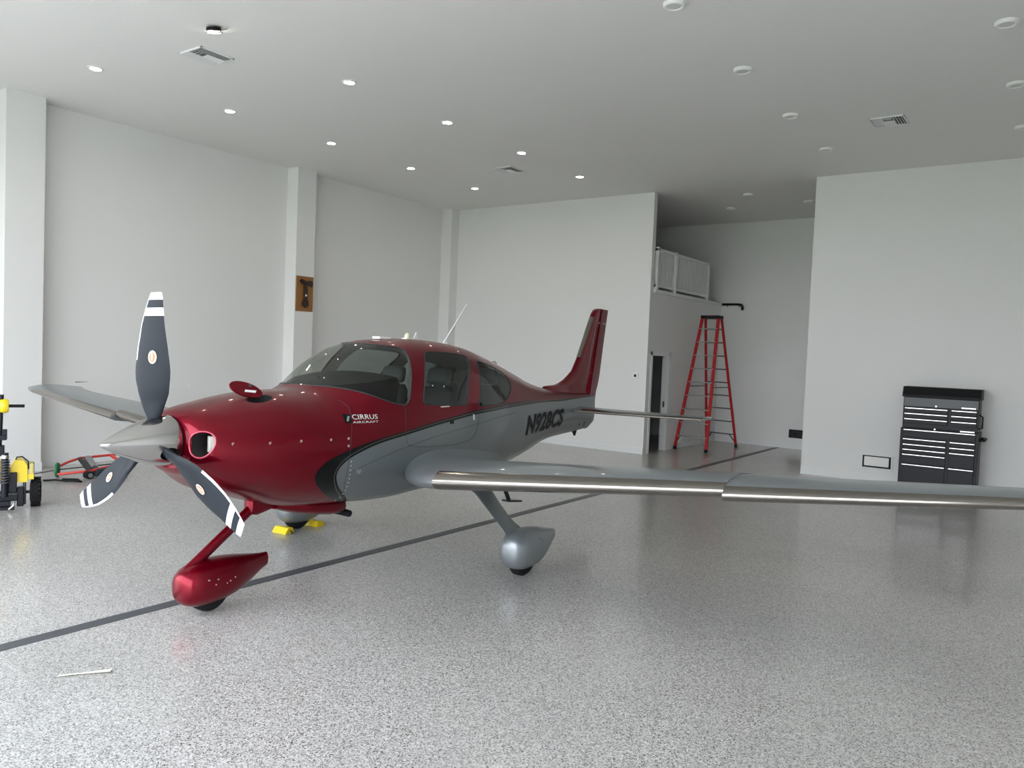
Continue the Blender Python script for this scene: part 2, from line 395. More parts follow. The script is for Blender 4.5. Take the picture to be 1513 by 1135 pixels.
for i, y in enumerate(LY): ceiling_light(LX[0], y, True, 'lit recessed ceiling light, %s from the left in the row nearer the left wall' % ordn[i], 'lit ceiling lights')
for i, y in enumerate(LY):
    lab = 'lit ceiling light hanging loose and tilted beside the nearest air vent' if i == 0 else 'lit recessed ceiling light, %s from the left in the row farther from the left wall' % ordn[i]
    ceiling_light(LX[1], y, True, lab, 'lit ceiling lights', (math.radians(14), math.radians(8), 0) if i == 0 else None)
for i, y in enumerate(LY[1:]): ceiling_light(LX[2], y, False, 'unlit white ceiling light, %s from the front in the row over the wing' % ordn[i], 'unlit ceiling lights')
for i, y in enumerate(LY[2:]): ceiling_light(LX[3], y, False, 'unlit white ceiling light, %s from the front at the right edge of the picture' % ordn[i], 'unlit ceiling lights')
for (x, y), lab in zip([(-5.436, 15.81), (-6.246, 17.05), (-4.541, 16.97)], ['foremost', 'left rear', 'right rear']):
    ceiling_light(x, y, False, 'small unlit ceiling light inside the alcove, %s of three' % lab, 'alcove ceiling lights')

def air_vent(x, y, label):
    e = empty('air_vent', (x, y, H), 0, label, 'air vent', 'ceiling air vents'); s = .225
    b = MB()
    for sx_, sy_ in ((1, 0), (-1, 0), (0, 1), (0, -1)):
        if sx_: b.box((sx_ * s - (.022 if sx_ > 0 else -.0), -s, -.018), (sx_ * s + (.0 if sx_ > 0 else .022), s, 0), .003)
        else: b.box((-s, sy_ * s - (.022 if sy_ > 0 else 0), -.018), (s, sy_ * s + (0 if sy_ > 0 else .022), 0), .003)
    b.build('frame', M['white'], e)
    MB().box((-s + .02, -s + .02, -.004), (s - .02, s - .02, -.001)).build('backing', M['ventback'], e)
    sl = None
    # two banks of slats at right angles and a plain deflector in the middle
    def slat(c, size, R):
        MB().obox(c, size, R).build('slat', M['white'], e)
    R1 = Matrix.Rotation(math.radians(-40), 3, 'Y'); R2 = Matrix.Rotation(math.radians(40), 3, 'Y')
    for k in range(4):
        xx = -s + .045 + k * .034; slat((xx, 0, -.013), (.03, 2 * s - .05, .0025), R1); slat((-xx, 0, -.013), (.03, 2 * s - .05, .0025), R2)
    for k in range(3):
        yy = -s + .05 + k * .04; Rx = Matrix.Rotation(math.radians(40), 3, 'X')
        slat((0, yy, -.012), (.12, .032, .0025), Rx)
    MB().box((-.07, -.03, -.016), (.07, s - .03, -.012)).build('deflector', M['whiteplastic'], e)
    return e
air_vent(-8.61, 5.55, 'square white ceiling air vent beside the tilted light')
air_vent(-8.69, 11.9, 'square ceiling air vent beyond the two lit rows, near the back wall')
air_vent(-2.16, 11.87, 'square ceiling air vent above the tool chest wall')

# ------------------------------------------------------------------ wall fittings
pq = MB().box((XP, 9.945, 2.675), (XP + .022, 10.36, 3.36), .004).build('wall_plaque', M['wood'])
tag(pq, 'brown wooden plaque with a dark T-shaped bracket on the pilaster', 'plaque')
b = MB()
b.prism([(XP + .022, 10.01, 3.27), (XP + .022, 10.06, 3.20), (XP + .022, 10.115, 3.215), (XP + .022, 10.12, 2.90), (XP + .022, 10.085, 2.84), (XP + .022, 10.09, 2.78), (XP + .022, 10.155, 2.745), (XP + .022, 10.22, 2.78), (XP + .022, 10.225, 2.84), (XP + .022, 10.19, 2.90), (XP + .022, 10.195, 3.215), (XP + .022, 10.25, 3.19), (XP + .022, 10.30, 3.16), (XP + .022, 10.325, 3.25), (XP + .022, 10.27, 3.285), (XP + .022, 10.15, 3.265), (XP + .022, 10.06, 3.30)], (.035, 0, 0))
b.build('bracket', mat('dark_iron', (.025, .012, .008), .5), pq)
MB().lathe((XP + .055, 10.155, 2.985), (1, 0, 0), [(0, .022), (.012, .018), (.016, 0)], 16).build('knob', M['whiteplastic'], pq, 40)

def outlet(name, p, ax, label, cat):
    # ax: 'x' plate faces +x, 'y' plate faces -y
    e = empty(name, p, 0, label, cat)
    if ax == 'x':
        MB().box((0, -.037, -.06), (.007, .037, .06), .003).build('plate', M['white'], e)
        for s in (-.026, .026): MB().box((.006, -.017, s - .016), (.010, .017, s + .016), .002).build('receptacle', M['whiteplastic'], e)
    else:
        MB().box((-.037, -.007, -.06), (.037, 0, .06), .003).build('plate', M['white'], e)
        for s in (-.026, .026): MB().box((-.017, -.010, s - .016), (.017, -.006, s + .016), .002).build('receptacle', M['whiteplastic'], e)
    return e
outlet('power_outlet', (XL, 7.9, 1.21), 'x', 'white power outlet on the left wall behind the propeller', 'power outlet')
outlet('power_outlet', (-5.56, YA, 1.21), 'y', 'white power outlet on the alcove wall beside the ladder', 'power outlet')
th = empty('thermostat', (-7.32, YB, 1.645), 0, 'white thermostat with a dark screen on the back wall by the alcove', 'thermostat')
MB().box((-.062, -.022, -.062), (.062, 0, .062), .006).build('body', M['whiteplastic'], th)
MB().box((-.025, -.026, -.03), (.025, -.022, .025)).build('screen', M['black'], th)
# framed recess in the wall left of the tool chest
hb = empty('wall_hatch', (-2.57, YB, .36), 0, 'white framed wall hatch low on the wall left of the tool chest', 'wall hatch')
b = MB()
for lo, hi in (((-.26, -.02, -.135), (.26, 0, -.105)), ((-.26, -.02, .105), (.26, 0, .135)), ((-.26, -.02, -.105), (-.23, 0, .105)), ((.23, -.02, -.105), (.26, 0, .105))): b.box(lo, hi, .004)
b.build('frame', M['white'], hb)
MB().box((-.23, -.004, -.105), (.23, -.001, .105)).build('gasket', M['darkgap'], hb)
MB().box((-.205, -.012, -.078), (.195, -.004, .085), .003).build('panel', M['whiteplastic'], hb)
vb = empty('wall_vent', (-5.04, YA, .36), 0, 'black rectangular vent low on the alcove wall', 'wall vent')
MB().box((-.2, -.012, -.1), (.2, 0, .1), .003).build('frame', M['black'], vb)
for k in range(5): MB().obox((.03, -.016, -.06 + k * .03), (.3, .02, .003), Matrix.Rotation(math.radians(35), 3, 'X')).build('slat', M['steelgrey'], vb)

# ------------------------------------------------------------------ step ladder
lad = empty('step_ladder', (-6.60, 17.17, 0), math.radians(-3.5), 'tall red fibreglass step ladder with a black top in the alcove', 'ladder')
LH = 3.05; fw0, fw1 = .375, .19   # half widths foot/top
yf0, yf1, yb0, yb1 = -.80, -.07, .86, .07
def fr(t, s): return Vector((s * (fw0 + (fw1 - fw0) * t), yf0 + (yf1 - yf0) * t, LH * t))
def br(t, s): return Vector((s * (fw0 + .0 + (fw1 - fw0) * t), yb0 + (yb1 - yb0) * t, LH * t))
for s in (-1, 1):
    r = MB().bar(fr(.02, s), fr(.975, s), .075, .03, (0, 1, 0), .004).build('front_rail', M['ladderred'], lad)
    MB().obox(fr(.012, s), (.05, .10, .075), None, .01).build('foot', M['black'], r)
    r = MB().bar(br(.02, s), br(.975, s), .06, .028, (0, 1, 0), .004).build('rear_rail', M['ladderred'], lad)
    MB().obox(br(.012, s), (.05, .09, .075), None, .01).build('foot', M['black'], r)
MB().box((-.225, -.13, LH - .075), (.225, .13, LH), .012).build('top_cap', M['black'], lad)
for k in range(1, 10):
    t = k * .3048 / LH
    a, c = fr(t, -1), fr(t, 1)
    MB().bar(a, c, .022, .075, (0, 1, 0), .004).build('step', M['alum'], lad)
    a, c = br(t, -1), br(t, 1)
    MB().bar(a, c, .02, .028, (0, 0, 1)).build('rear_bar', M['steelgrey'], lad)
for s in (-1, 1):
    t1 = 1.42 / LH
    MB().bar(fr(t1, s) + Vector((s * .02, 0, 0)), br(t1, s) + Vector((s * .02, 0, 0)), .022, .006, (1, 0, 0)).build('spreader', M['steelgrey'], lad)
for t in (.03,):
    for f in (fr, br):
        for s in (-1, 1): MB().bar(f(t, s) + Vector((0, 0, .01)), f(.1, s * .62), .03, .006, (0, 1, 0)).build('knee_brace', M['alum'] if f is fr else M['steelgrey'], lad)

# ------------------------------------------------------------------ tool chest
tcx = empty('tool_chest', (-1.58, 14.56, 0), 0, 'tall black two-piece rolling tool chest with silver drawer handles', 'tool chest')
hw = .565; fy = -.24; byk = .24
MB().box((-hw, fy + .02, .11), (hw, byk, 1.045), .006).build('cabinet_body', M['blackmetal'], tcx)
MB().box((-hw + .02, fy + .03, 1.045), (hw - .02, byk, 1.56), .006).build('upper_body', M['blackmetal'], tcx)
MB().prism([(-hw, fy + .005, 1.56), (-hw, fy + .005, 1.60), (-hw, fy + .06, 1.73), (-hw, byk, 1.73), (-hw, byk, 1.56)], (2 * hw, 0, 0)).build('lid', M['black'], tcx)
MB().box((-hw + .03, fy + .012, 1.405), (hw - .03, fy + .04, 1.555), .004).build('front_panel', mat('dark_teal_enamel', (.02, .028, .032), .3), tcx)
def drawer(x0, x1, z0, z1):
    dd = MB().box((x0, fy, z0), (x1, fy + .04, z1), .004).build('drawer', M['blackmetal'], tcx)
    MB().box((x0 + .004, fy - .022, z1 - .026), (x1 - .004, fy - .001, z1 - .006), .005).build('handle', M['chrome'], dd)
    return dd
xl0, xl1, xr0, xr1 = -hw + .045, .115, .16, hw - .045
for z0, z1 in ((1.305, 1.39), (1.215, 1.30), (1.125, 1.21)): drawer(xl0, xl1, z0, z1); drawer(xr0, xr1, z0, z1)
drawer(xl0, xr1, .895, 1.03)
for z0, z1 in ((.79, .875), (.705, .785), (.622, .70), (.455, .617), (.13, .45)): drawer(xl0, xl1, z0, z1)
for z0, z1 in ((.79, .875), (.705, .785), (.455, .70), (.13, .45)): drawer(xr0, xr1, z0, z1)
for z in (1.415, 1.04):
    MB().box((.30, fy - .004, z + .0), (.50, fy + .03, z + .022), .002).build('badge', M['badge'], tcx)
    MB().cyl((-.06, fy - .006, z + .012), (-.06, fy + .03, z + .012), .013).build('lock', M['chrome'], tcx, 40)
b = MB().tube([(hw - .005, fy + .06, .93), (hw + .07, fy + .06, .93), (hw + .07, byk - .06, .93), (hw - .005, byk - .06, .93)], .022, 10); b.build('side_handle', M['black'], tcx, 50)
b = MB().tube([(hw - .02, fy + .1, 1.10), (hw + .03, fy + .1, 1.12), (hw + .03, fy + .1, 1.30), (hw - .02, fy + .1, 1.33)], .012, 8); b.build('lid_strut', M['black'], tcx, 50)
for sx_ in (-.45, .45):
    for sy_ in (-.16, .16):
        cst = MB().box((sx_ - .045, sy_ - .05, .085), (sx_ + .045, sy_ + .05, .112), .003).build('caster', M['steelgrey'], tcx)
        MB().cyl((sx_ - .02, sy_, .045), (sx_ + .02, sy_, .045), .045, None, 20).build('wheel', M['rubber'], cst, 40)

# ------------------------------------------------------------------ AIRPLANE
AIR = empty('airplane', (-5.1072, 2.5867, 0), math.radians(4.6855), 'red and silver single-engine propeller airplane with fixed landing gear', 'airplane')
ST = np.array([[0.5, 1.495, 1.117, 0.26, 1.275, 2.1, 2.1], [0.53, 1.521, 1.079, 0.33, 1.26, 2.1, 2.1], [0.6, 1.548, 1.04, 0.395, 1.24, 2.1, 2.1], [0.75, 1.577, 0.928, 0.465, 1.215, 2.15, 2.15], [1.0, 1.62, 0.847, 0.535, 1.19, 2.2, 2.2], [1.3, 1.653, 0.749, 0.58, 1.17, 2.2, 2.3], [1.5, 1.656, 0.704, 0.6, 1.17, 2.2, 2.3], [1.62, 1.663, 0.691, 0.606, 1.18, 2.25, 2.4], [1.85, 1.75, 0.67, 0.616, 1.19, 2.3, 2.4], [2.1, 1.945, 0.648, 0.624, 1.2, 2.4, 2.4], [2.36, 2.052, 0.624, 0.628, 1.21, 2.55, 2.4], [2.66, 2.101, 0.61, 0.63, 1.21, 2.75, 2.4], [3.1, 2.125, 0.622, 0.63, 1.21, 2.9, 2.4], [3.49, 2.111, 0.62, 0.618, 1.215, 2.85, 2.4], [3.82, 2.079, 0.622, 0.592, 1.22, 2.7, 2.4], [4.18, 2.013, 0.634, 0.545, 1.23, 2.5, 2.3], [4.58, 1.924, 0.659, 0.48, 1.24, 2.3, 2.3], [5.0, 1.814, 0.702, 0.41, 1.25, 2.15, 2.2], [5.47, 1.683, 0.78, 0.335, 1.255, 2.1, 2.2], [5.87, 1.601, 0.869, 0.275, 1.255, 2.1, 2.2], [6.25, 1.55, 0.91, 0.225, 1.255, 2.1, 2.2], [6.6, 1.519, 0.923, 0.182, 1.255, 2.1, 2.2], [7.1, 1.487, 0.941, 0.125, 1.25, 2.1, 2.2], [7.5, 1.471, 0.967, 0.07, 1.245, 2.1, 2.2], [7.7, 1.46, 1.033, 0.03, 1.24, 2.0, 2.0]])
def pchip(x, y, q):
    q = np.clip(q, x[0], x[-1]); h = np.diff(x); dl = np.diff(y) / h; m = np.zeros(len(x)); m[0] = dl[0]; m[-1] = dl[-1]
    for i in range(1, len(x) - 1):
        if dl[i - 1] * dl[i] > 0:
            w1 = 2 * h[i] + h[i - 1]; w2 = h[i] + 2 * h[i - 1]; m[i] = (w1 + w2) / (w1 / dl[i - 1] + w2 / dl[i])
    i = np.clip(np.searchsorted(x, q) - 1, 0, len(x) - 2); hh = x[i + 1] - x[i]; t = (q - x[i]) / hh
    return (2 * t**3 - 3 * t**2 + 1) * y[i] + (t**3 - 2 * t**2 + t) * hh * m[i] + (-2 * t**3 + 3 * t**2) * y[i + 1] + (t**3 - t**2) * hh * m[i + 1]
def sec(a): return [pchip(ST[:, 0], ST[:, k], np.asarray(a, float)) for k in range(1, 7)]
def body(a, phi, inset=0.):
    zt, zb, wd, zm, n1, n2 = sec(a); c = np.cos(phi); s = np.sin(phi); n = np.where(s >= 0, n1, n2)
    hh = np.where(s >= 0, zt - zm, zm - zb) - inset; wd = wd - inset
    return wd * np.sign(c) * np.abs(c)**(2 / n), zm + hh * np.sign(s) * np.abs(s)**(2 / n)
def halfw(a, z):
    zt, zb, wd, zm, n1, n2 = sec(a); n = np.where(z >= zm, n1, n2); hh = np.where(z >= zm, zt - zm, zm - zb)
    return float(wd * np.clip(1 - (np.abs(z - zm) / hh)**n, 0, None)**(1 / n))
def onskin(a, z, off=.003): return Vector((halfw(a, z) + off, a, z))
def topz(a, l):
    zt, zb, wd, zm, n1, n2 = sec(a); return float(zm + (zt - zm) * max(0., 1 - (abs(l) / wd)**n1)**(1 / n1))

def chaikin(p, n=2):
    p = [np.array(q, float) for q in p]
    for _ in range(n):
        p = [x for i in range(len(p)) for x in (.75 * p[i] + .25 * p[(i + 1) % len(p)], .25 * p[i] + .75 * p[(i + 1) % len(p)])]
    return np.array(p)
def polysd(P, X, Y):     # signed distance, positive inside
    d2 = np.full(X.shape, 1e9); ins = np.zeros(X.shape, bool); n = len(P)
    for i in range(n):
        x0, y0 = P[i]; x1, y1 = P[(i + 1) % n]; ex, ey = x1 - x0, y1 - y0; L2 = ex * ex + ey * ey + 1e-12
        t = np.clip(((X - x0) * ex + (Y - y0) * ey) / L2, 0, 1); d2 = np.minimum(d2, (X - x0 - t * ex)**2 + (Y - y0 - t * ey)**2)
        c = ((y0 > Y) != (y1 > Y)); ins ^= c & (X < ex * (Y - y0) / (ey if abs(ey) > 1e-12 else 1e-12) + x0)
    return np.where(ins, 1, -1) * np.sqrt(d2)
def openspline(p, n=6):
    p = np.array(p, float); out = []
    for i in range(len(p) - 1):
        p0 = p[max(i - 1, 0)]; p1 = p[i]; p2 = p[i + 1]; p3 = p[min(i + 2, len(p) - 1)]
        for t in np.linspace(0, 1, n, endpoint=False):
            out.append(.5 * (2 * p1 + (p2 - p0) * t + (2 * p0 - 5 * p1 + 4 * p2 - p3) * t * t + (3 * p1 - p0 - 3 * p2 + p3) * t**3))
    out.append(p[-1]); return np.array(out)
Kc = openspline([(8.3, 1.436), (7.13, 1.434), (6.29, 1.434), (5.5, 1.452), (4.56, 1.475), (3.976, 1.459), (3.518, 1.433), (2.916, 1.372), (2.409, 1.305), (1.971, 1.249), (1.661, 1.185), (1.484, 1.131), (1.393, 1.065), (1.385, 0.993), (1.48, 0.9), (1.68, 0.79), (1.95, 0.69), (2.25, .58), (2.4, .5)])
Sc = openspline([(8.3, 1.424), (7.11, 1.42), (6.27, 1.41), (5.486, 1.426), (4.544, 1.423), (3.966, 1.41), (3.511, 1.392), (2.914, 1.334), (2.408, 1.269), (2.053, 1.22), (1.814, 1.161), (1.668, 1.102), (1.601, 1.032), (1.62, 0.956), (1.725, 0.859), (2.0, 0.71), (2.3, .59), (2.45, .5)])
KP = np.vstack([Kc, [(2.6, .2), (8.3, .2)]]); SP = np.vstack([Sc, [(2.62, .2), (8.3, .2)]])
def livery(me, A, Z):
    for n, P in (('stripe', KP), ('silver', SP)):
        at = me.attributes.new(n, 'FLOAT', 'POINT'); at.data.foreach_set('value', polysd(P, A, Z).astype(np.float32))

WS = chaikin([(1.64, 1.690), (1.74, 1.692), (1.807, 1.688), (1.93, 1.663), (2.02, 1.631), (2.154, 1.585), (2.295, 1.547), (2.42, 1.530), (2.475, 1.575), (2.502, 1.659), (2.561, 1.787), (2.608, 1.891), (2.65, 1.985), (2.645, 2.033), (2.55, 2.046), (2.43, 2.056), (2.39, 2.066), (2.36, 2.25), (1.9, 2.25), (1.59, 1.9)], 2)
W1 = chaikin([(2.88, 1.985), (2.93, 2.009), (3.2, 2.008), (3.54, 1.988), (3.612, 1.955), (3.56, 1.87), (3.471, 1.787), (3.385, 1.564), (3.36, 1.49), (3.28, 1.497), (2.70, 1.525), (2.665, 1.55), (2.67, 1.60), (2.741, 1.795), (2.83, 1.93)], 1)
W2 = chaikin([(3.80, 1.926), (3.89, 1.918), (4.191, 1.866), (4.441, 1.799), (4.56, 1.709), (4.52, 1.62), (4.35, 1.522), (4.18, 1.478), (3.64, 1.468), (3.60, 1.485), (3.63, 1.55), (3.72, 1.78), (3.77, 1.9)], 1)
INL = [(.335, 1.307)]
def winfield(A, Z): return polysd(WS, A, Z), polysd(W1, A, Z), polysd(W2, A, Z)

def clip(verts, faces, fld, keep):
    """part of a mesh where fld*keep >= 0, cut exactly along the zero line"""
    out = []; nv = [tuple(v) for v in verts]; cut = {}; fv = fld * keep
    for f in faces:
        s = [fv[i] >= 0 for i in f]
        if all(s): out.append(f); continue
        if not any(s): continue
        g = []
        for k in range(len(f)):
            i, j = f[k], f[(k + 1) % len(f)]
            if fv[i] >= 0: g.append(i)
            if (fv[i] >= 0) != (fv[j] >= 0):
                key = (min(i, j), max(i, j))
                if key not in cut:
                    t = fv[i] / (fv[i] - fv[j]); a, b_ = np.array(nv[i]), np.array(nv[j]); cut[key] = len(nv); nv.append(tuple(a + (b_ - a) * t))
                g.append(cut[key])
        if len(g) >= 3: out.append(g)
    used = sorted({i for f in out for i in f}); rm = {o: n for n, o in enumerate(used)}
    # fields have to be rebuilt for the new vertices by the caller
    return np.array([nv[i] for i in used]), [[rm[i] for i in f] for f in out]
def pymesh(name, verts, faces):
    me = bpy.data.meshes.new(name); me.from_pydata([tuple(map(float, v)) for v in verts], [], [list(map(int, f)) for f in faces]); me.update(); return me

def grid(a, ph, inset=0.):
    A, P = np.meshgrid(a, ph, indexing='ij'); l, z = body(A, P, inset); V = np.stack([l, A, z], -1).reshape(-1, 3)
    n = len(ph); F = []
    for i in range(len(a) - 1):
        for k in range(n):
            q = (k + 1) % n; F.append([i * n + k, (i + 1) * n + k, (i + 1) * n + q, i * n + q])
    return V, F
a_st = np.unique(np.concatenate([np.linspace(.5, .62, 9), np.linspace(.62, 1.3, 24), np.linspace(1.3, 4.8, 130), np.linspace(4.8, 7.7, 56)]))
phs = np.linspace(0, 2 * PI, 128, endpoint=False)
V, F = grid(a_st, phs)
# cowl inlets (both sides), oil door opening, as elliptical openings in the skin
def inlet_fld(V): return 1 - ((np.abs(V[:, 0]) - .308) / .076)**2 - ((V[:, 2] - 1.307) / .092)**2 - np.where(V[:, 1] > .75, 99, 0)
OD = (.225, 1.115)
def oil_fld(V): return 1 - ((V[:, 0] - OD[0]) / .062)**2 - ((V[:, 1] - OD[1]) / .118)**2 - np.where(V[:, 2] < 1.4, 99, 0)
def multi_clip(V, F):
    fields = [inlet_fld, oil_fld, lambda v: polysd(WS, v[:, 1], v[:, 2]), lambda v: polysd(W1, v[:, 1], v[:, 2]), lambda v: polysd(W2, v[:, 1], v[:, 2])]
    for fn in fields: V, F = clip(V, F, fn(V), -1)
    return V, F
Vs, Fs = multi_clip(V, F)
me = pymesh('fuselage', Vs, Fs); livery(me, Vs[:, 1], Vs[:, 2])
fus = link('fuselage', me, M['livery'], AIR, 180)
bm_ = bmesh.new(); bm_.from_mesh(me); bmesh.ops.recalc_face_normals(bm_, faces=bm_.faces[:])
bm_.to_mesh(me); bm_.free(); me.polygons.foreach_set('use_smooth', [True] * len(me.polygons))
# nose bulkhead behind the spinner and tail cap
l, z = body(np.full(64, .5), np.linspace(0, 2 * PI, 64, endpoint=False))
MB().poly([(x, .5, y) for x, y in zip(l, z)]).build('nose_plate', M['red'], AIR)
# panes
for nm, poly, sides, lab in (('windshield', WS, (0,), None), ('side_window', W1, (1, -1), None), ('rear_window', W2, (1, -1), None)):
    V1, F1 = clip(V, F, polysd(poly, V[:, 1], V[:, 2]), 1)
    for s in sides:
        if s: V2, F2 = clip(V1, F1, V1[:, 0] * s - .01, 1)
        else: V2, F2 = V1, F1
        link(nm, pymesh(nm, V2, F2), M['glass' if nm == 'windshield' else 'tint'], AIR, 180)
# black seals around the panes
def seal(poly, side, top=False):
    pts = []
    for a, z in poly:
        zt = float(sec(a)[0])
        if z > zt - .004: continue
        pts.append((side * (halfw(a, z) + .0005), a, z))
    return pts
for poly, nm in ((W1, 'window_seal'), (W2, 'window_seal')):
    for s in (1, -1): MB().tube(seal(poly, s), .006, 6, True).build(nm, M['seam'], AIR, 180)
ws = [p for p in WS]
lo = [i for i, (a, z) in enumerate(WS) if z <= float(sec(a)[0]) - .004]
k0 = [i for k, i in enumerate(lo) if (lo[k - 1] + 1) % len(WS) != i][0] if len(lo) < len(WS) else 0
run = [WS[(k0 + k) % len(WS)] for k in range(len(lo))]
pts = [(halfw(a, z) + .0005, a, z) for a, z in run]; full = pts + [(-x, y, zz) for x, y, zz in pts[::-1]]
MB().tube(full, .006, 6, True).build('windshield_seal', M['seam'], AIR, 180)

# cabin interior: liner shell, glareshield, panel, floor, bulkhead, seats
ai = np.linspace(1.74, 4.72, 110); Vi, Fi = grid(ai, phs, .016)
for poly in (WS, W1, W2): Vi, Fi = clip(Vi, Fi, polysd(poly, Vi[:, 1], Vi[:, 2]), -1)
link('cabin_liner', pymesh('cabin_liner', Vi, Fi), M['liner'], AIR, 180)
gs = []
for a in (1.72, 1.9, 2.1, 2.3, 2.42):
    zz = 1.68 + (a - 1.72) * .13
    wv = max(.05, halfw(a, min(zz, float(sec(a)[0]) - .02)) - .04)
    gs.append([(wv * k, a, zz + .035 * (1 - k * k) * min(1, (a - 1.7) / .3)) for k in np.linspace(-1, 1, 15)])
b = MB(); b.loft(gs, False, False)
b.loft([gs[-1], [(x * .98, y_ + .05, z_ - .06) for x, y_, z_ in gs[-1]], [(x * .9, y_ + .0, z_ - .5) for x, y_, z_ in gs[-1]]], False, False)
b.build('glareshield', M['dash'], AIR, 60)
MB().box((-.46, 2.2, .80), (.46, 4.2, .83)).build('cabin_floor', M['dash'], AIR)
l, z = body(np.full(48, 4.70), np.linspace(0, 2 * PI, 48, endpoint=False), .05)
MB().poly([(x, 4.70, y) for x, y in zip(l, z)]).build('rear_bulkhead', M['liner'], AIR)
def seat(x, y):
    def sect(yc, zc, hw_, th, n=10, lean=0):
        r = []
        for k in range(20):
            t = 2 * PI * k / 20; r.append((x + hw_ * np.sign(math.cos(t)) * abs(math.cos(t))**.4, yc + th * np.sign(math.sin(t)) * abs(math.sin(t))**.5, zc))
        return r
    s = MB().loft([sect(y + .42, 1.02, .20, .05), sect(y + .45, 1.1, .235, .075), sect(y + .52, 1.35, .235, .07), sect(y + .59, 1.6, .19, .055), sect(y + .61, 1.66, .15, .03)]).build('seat', M['leather'], AIR, 50)
    MB().obox((x, y + .2, .98), (.48, .5, .16), None, .05).build('seat_cushion', M['leather'], s, 50)
    MB().obox((x, y + .62, 1.76), (.26, .10, .17), Matrix.Rotation(math.radians(-12), 3, 'X'), .035).build('headrest', M['leather2'], s, 50)
    for dx in (-.07, .07): MB().cyl((x + dx, y + .60, 1.6), (x + dx, y + .62, 1.72), .008).build('headrest_post', M['chrome'], s, 50)
for x in (.29, -.29): seat(x, 2.72); seat(x, 3.62)

# cowl details
for s in (1, -1):
    pts = []
    for k in range(28):
        t = 2 * PI * k / 28; l_ = .308 + .076 * math.cos(t); z_ = 1.307 + .092 * math.sin(t)
        # depth on the skin: find a where halfw(a,z)=l
        lo_, hi_ = .5, .9
        for _ in range(30):
            md = (lo_ + hi_) / 2
            if halfw(md, z_) < l_: lo_ = md
            else: hi_ = md
        pts.append(Vector((s * l_, (lo_ + hi_) / 2, z_)))
    lip = MB().tube(pts, .008, 8, True).build('inlet_lip', mat('inlet_lip_red', (.42, .02, .05), .2, .3, 1.) if s > 0 else M['red'], AIR, 180)
    b = MB().loft([[tuple(p) for p in pts], [(p.x * .94, p.y + .14, (p.z - 1.307) * .9 + 1.307) for p in pts], [(p.x * .92, p.y + .24, (p.z - 1.307) * .8 + 1.307) for p in pts]], False)
    b.poly([(p.x * .92, p.y + .24, (p.z - 1.307) * .8 + 1.307) for p in pts]); b.build('inlet_duct', M['inside'], AIR, 60)
    R = Matrix.Rotation(math.radians(s * -25), 3, 'Z')
    MB().obox((s * .318, .645, 1.305), (.055, .09, .115), R, .004).build('inlet_baffle', M['baffle'], AIR)
# oil door: opening and raised flap
pts = []
for k in range(32):
    t = 2 * PI * k / 32; l_ = OD[0] + .062 * math.cos(t); a_ = OD[1] + .118 * math.sin(t); pts.append((l_, a_, topz(a_, l_)))
b = MB().loft([pts, [(x, y_, z_ - .09) for x, y_, z_ in pts]], False); b.poly([(x, y_, z_ - .09) for x, y_, z_ in pts]); b.build('oil_door_well', M['darkgap'], AIR)
hp = Vector((.165, 1.06, topz(1.06, .165))); hq = Vector((.165, 1.16, topz(1.16, .165)))
du = (hq - hp).normalized(); nv = Vector((.55, -.72, .30)).normalized(); nv = (nv - du * nv.dot(du)).normalized()
upv = nv.cross(du).normalized()
if upv.z < 0: upv = -upv
du2 = (du * .86 - upv * .45).normalized(); nn = du2.cross(upv).normalized(); up2 = nn.cross(du2).normalized()
if up2.z < 0: up2 = -up2
cc = (hp + hq) / 2 + Vector((0, -.075, 0)) + up2 * .06
b = MB(); ring = [cc + du2 * (.135 * math.cos(t)) + up2 * (.066 * math.sin(t)) for t in [2 * PI * k / 36 for k in range(36)]]
b.prism(ring, nn * .012); flap = b.build('oil_door', M['red'], AIR, 30)
side = 1 if nn.dot(Vector((4.9, -4, .4))) > 0 else -1
q0 = cc + nn * (.0135 if side > 0 else -.0015)
b = MB(); b.prism([q0 + du2 * u_ + up2 * v_ for u_, v_ in ((-.015, -.03), (.075, -.012), (.085, .012), (-.01, -.008))], nn * .001 * side); b.build('oil_door_label', M['letter_white'], flap)
MB().cyl(q0 + du2 * .03 + up2 * .038, q0 + du2 * .03 + up2 * .038 + nn * .012 * side, .011).build('latch', M['steelgrey'], flap, 40)

# spinner and propeller
PC = Vector((0, .40, 1.317))
prof = [(0, 0), (.004, .008), (.02, .022), (.06, .046), (.12, .076), (.19, .106), (.26, .133), (.33, .156), (.39, .170), (.44, .178), (.485, .180), (.49, .172), (.49, 0)]
pf = openspline(prof[:-2], 5); n = 72
Vp = []; Fp = []
for i, (h, r) in enumerate(pf):
    for k in range(n): t = 2 * PI * k / n; Vp.append((max(r, .0005) * math.cos(t), h, 1.317 + max(r, .0005) * math.sin(t)))
for i in range(len(pf) - 1):
    for k in range(n): q = (k + 1) % n; Fp.append([i * n + k, i * n + q, (i + 1) * n + q, (i + 1) * n + k])
Vp = np.array(Vp); TH = [math.radians(-1.7 + d_) for d_ in (0, 120, -120)]
for t in TH:
    rad = np.array([math.sin(t), 0, math.cos(t)]); tan = np.array([math.cos(t), 0, -math.sin(t)])
    rel = Vp - np.array(PC); fld = 1 - ((rel @ tan) / .052)**2 - ((rel[:, 1] - .01) / .066)**2 - np.where(rel @ rad < 0, 99, 0)
    Vp, Fp = clip(Vp, Fp, fld, -1)
me = pymesh('spinner', Vp, Fp); spn = link('spinner', me, M['polish'], AIR, 180)
MB().lathe((0, .0, 1.317), (0, 1, 0), [(.30, 0), (.30, .10), (.34, .135), (.47, .145), (.478, .172), (.496, .176), (.5, 0)], 48).build('hub', M['darkgap'], spn, 40)
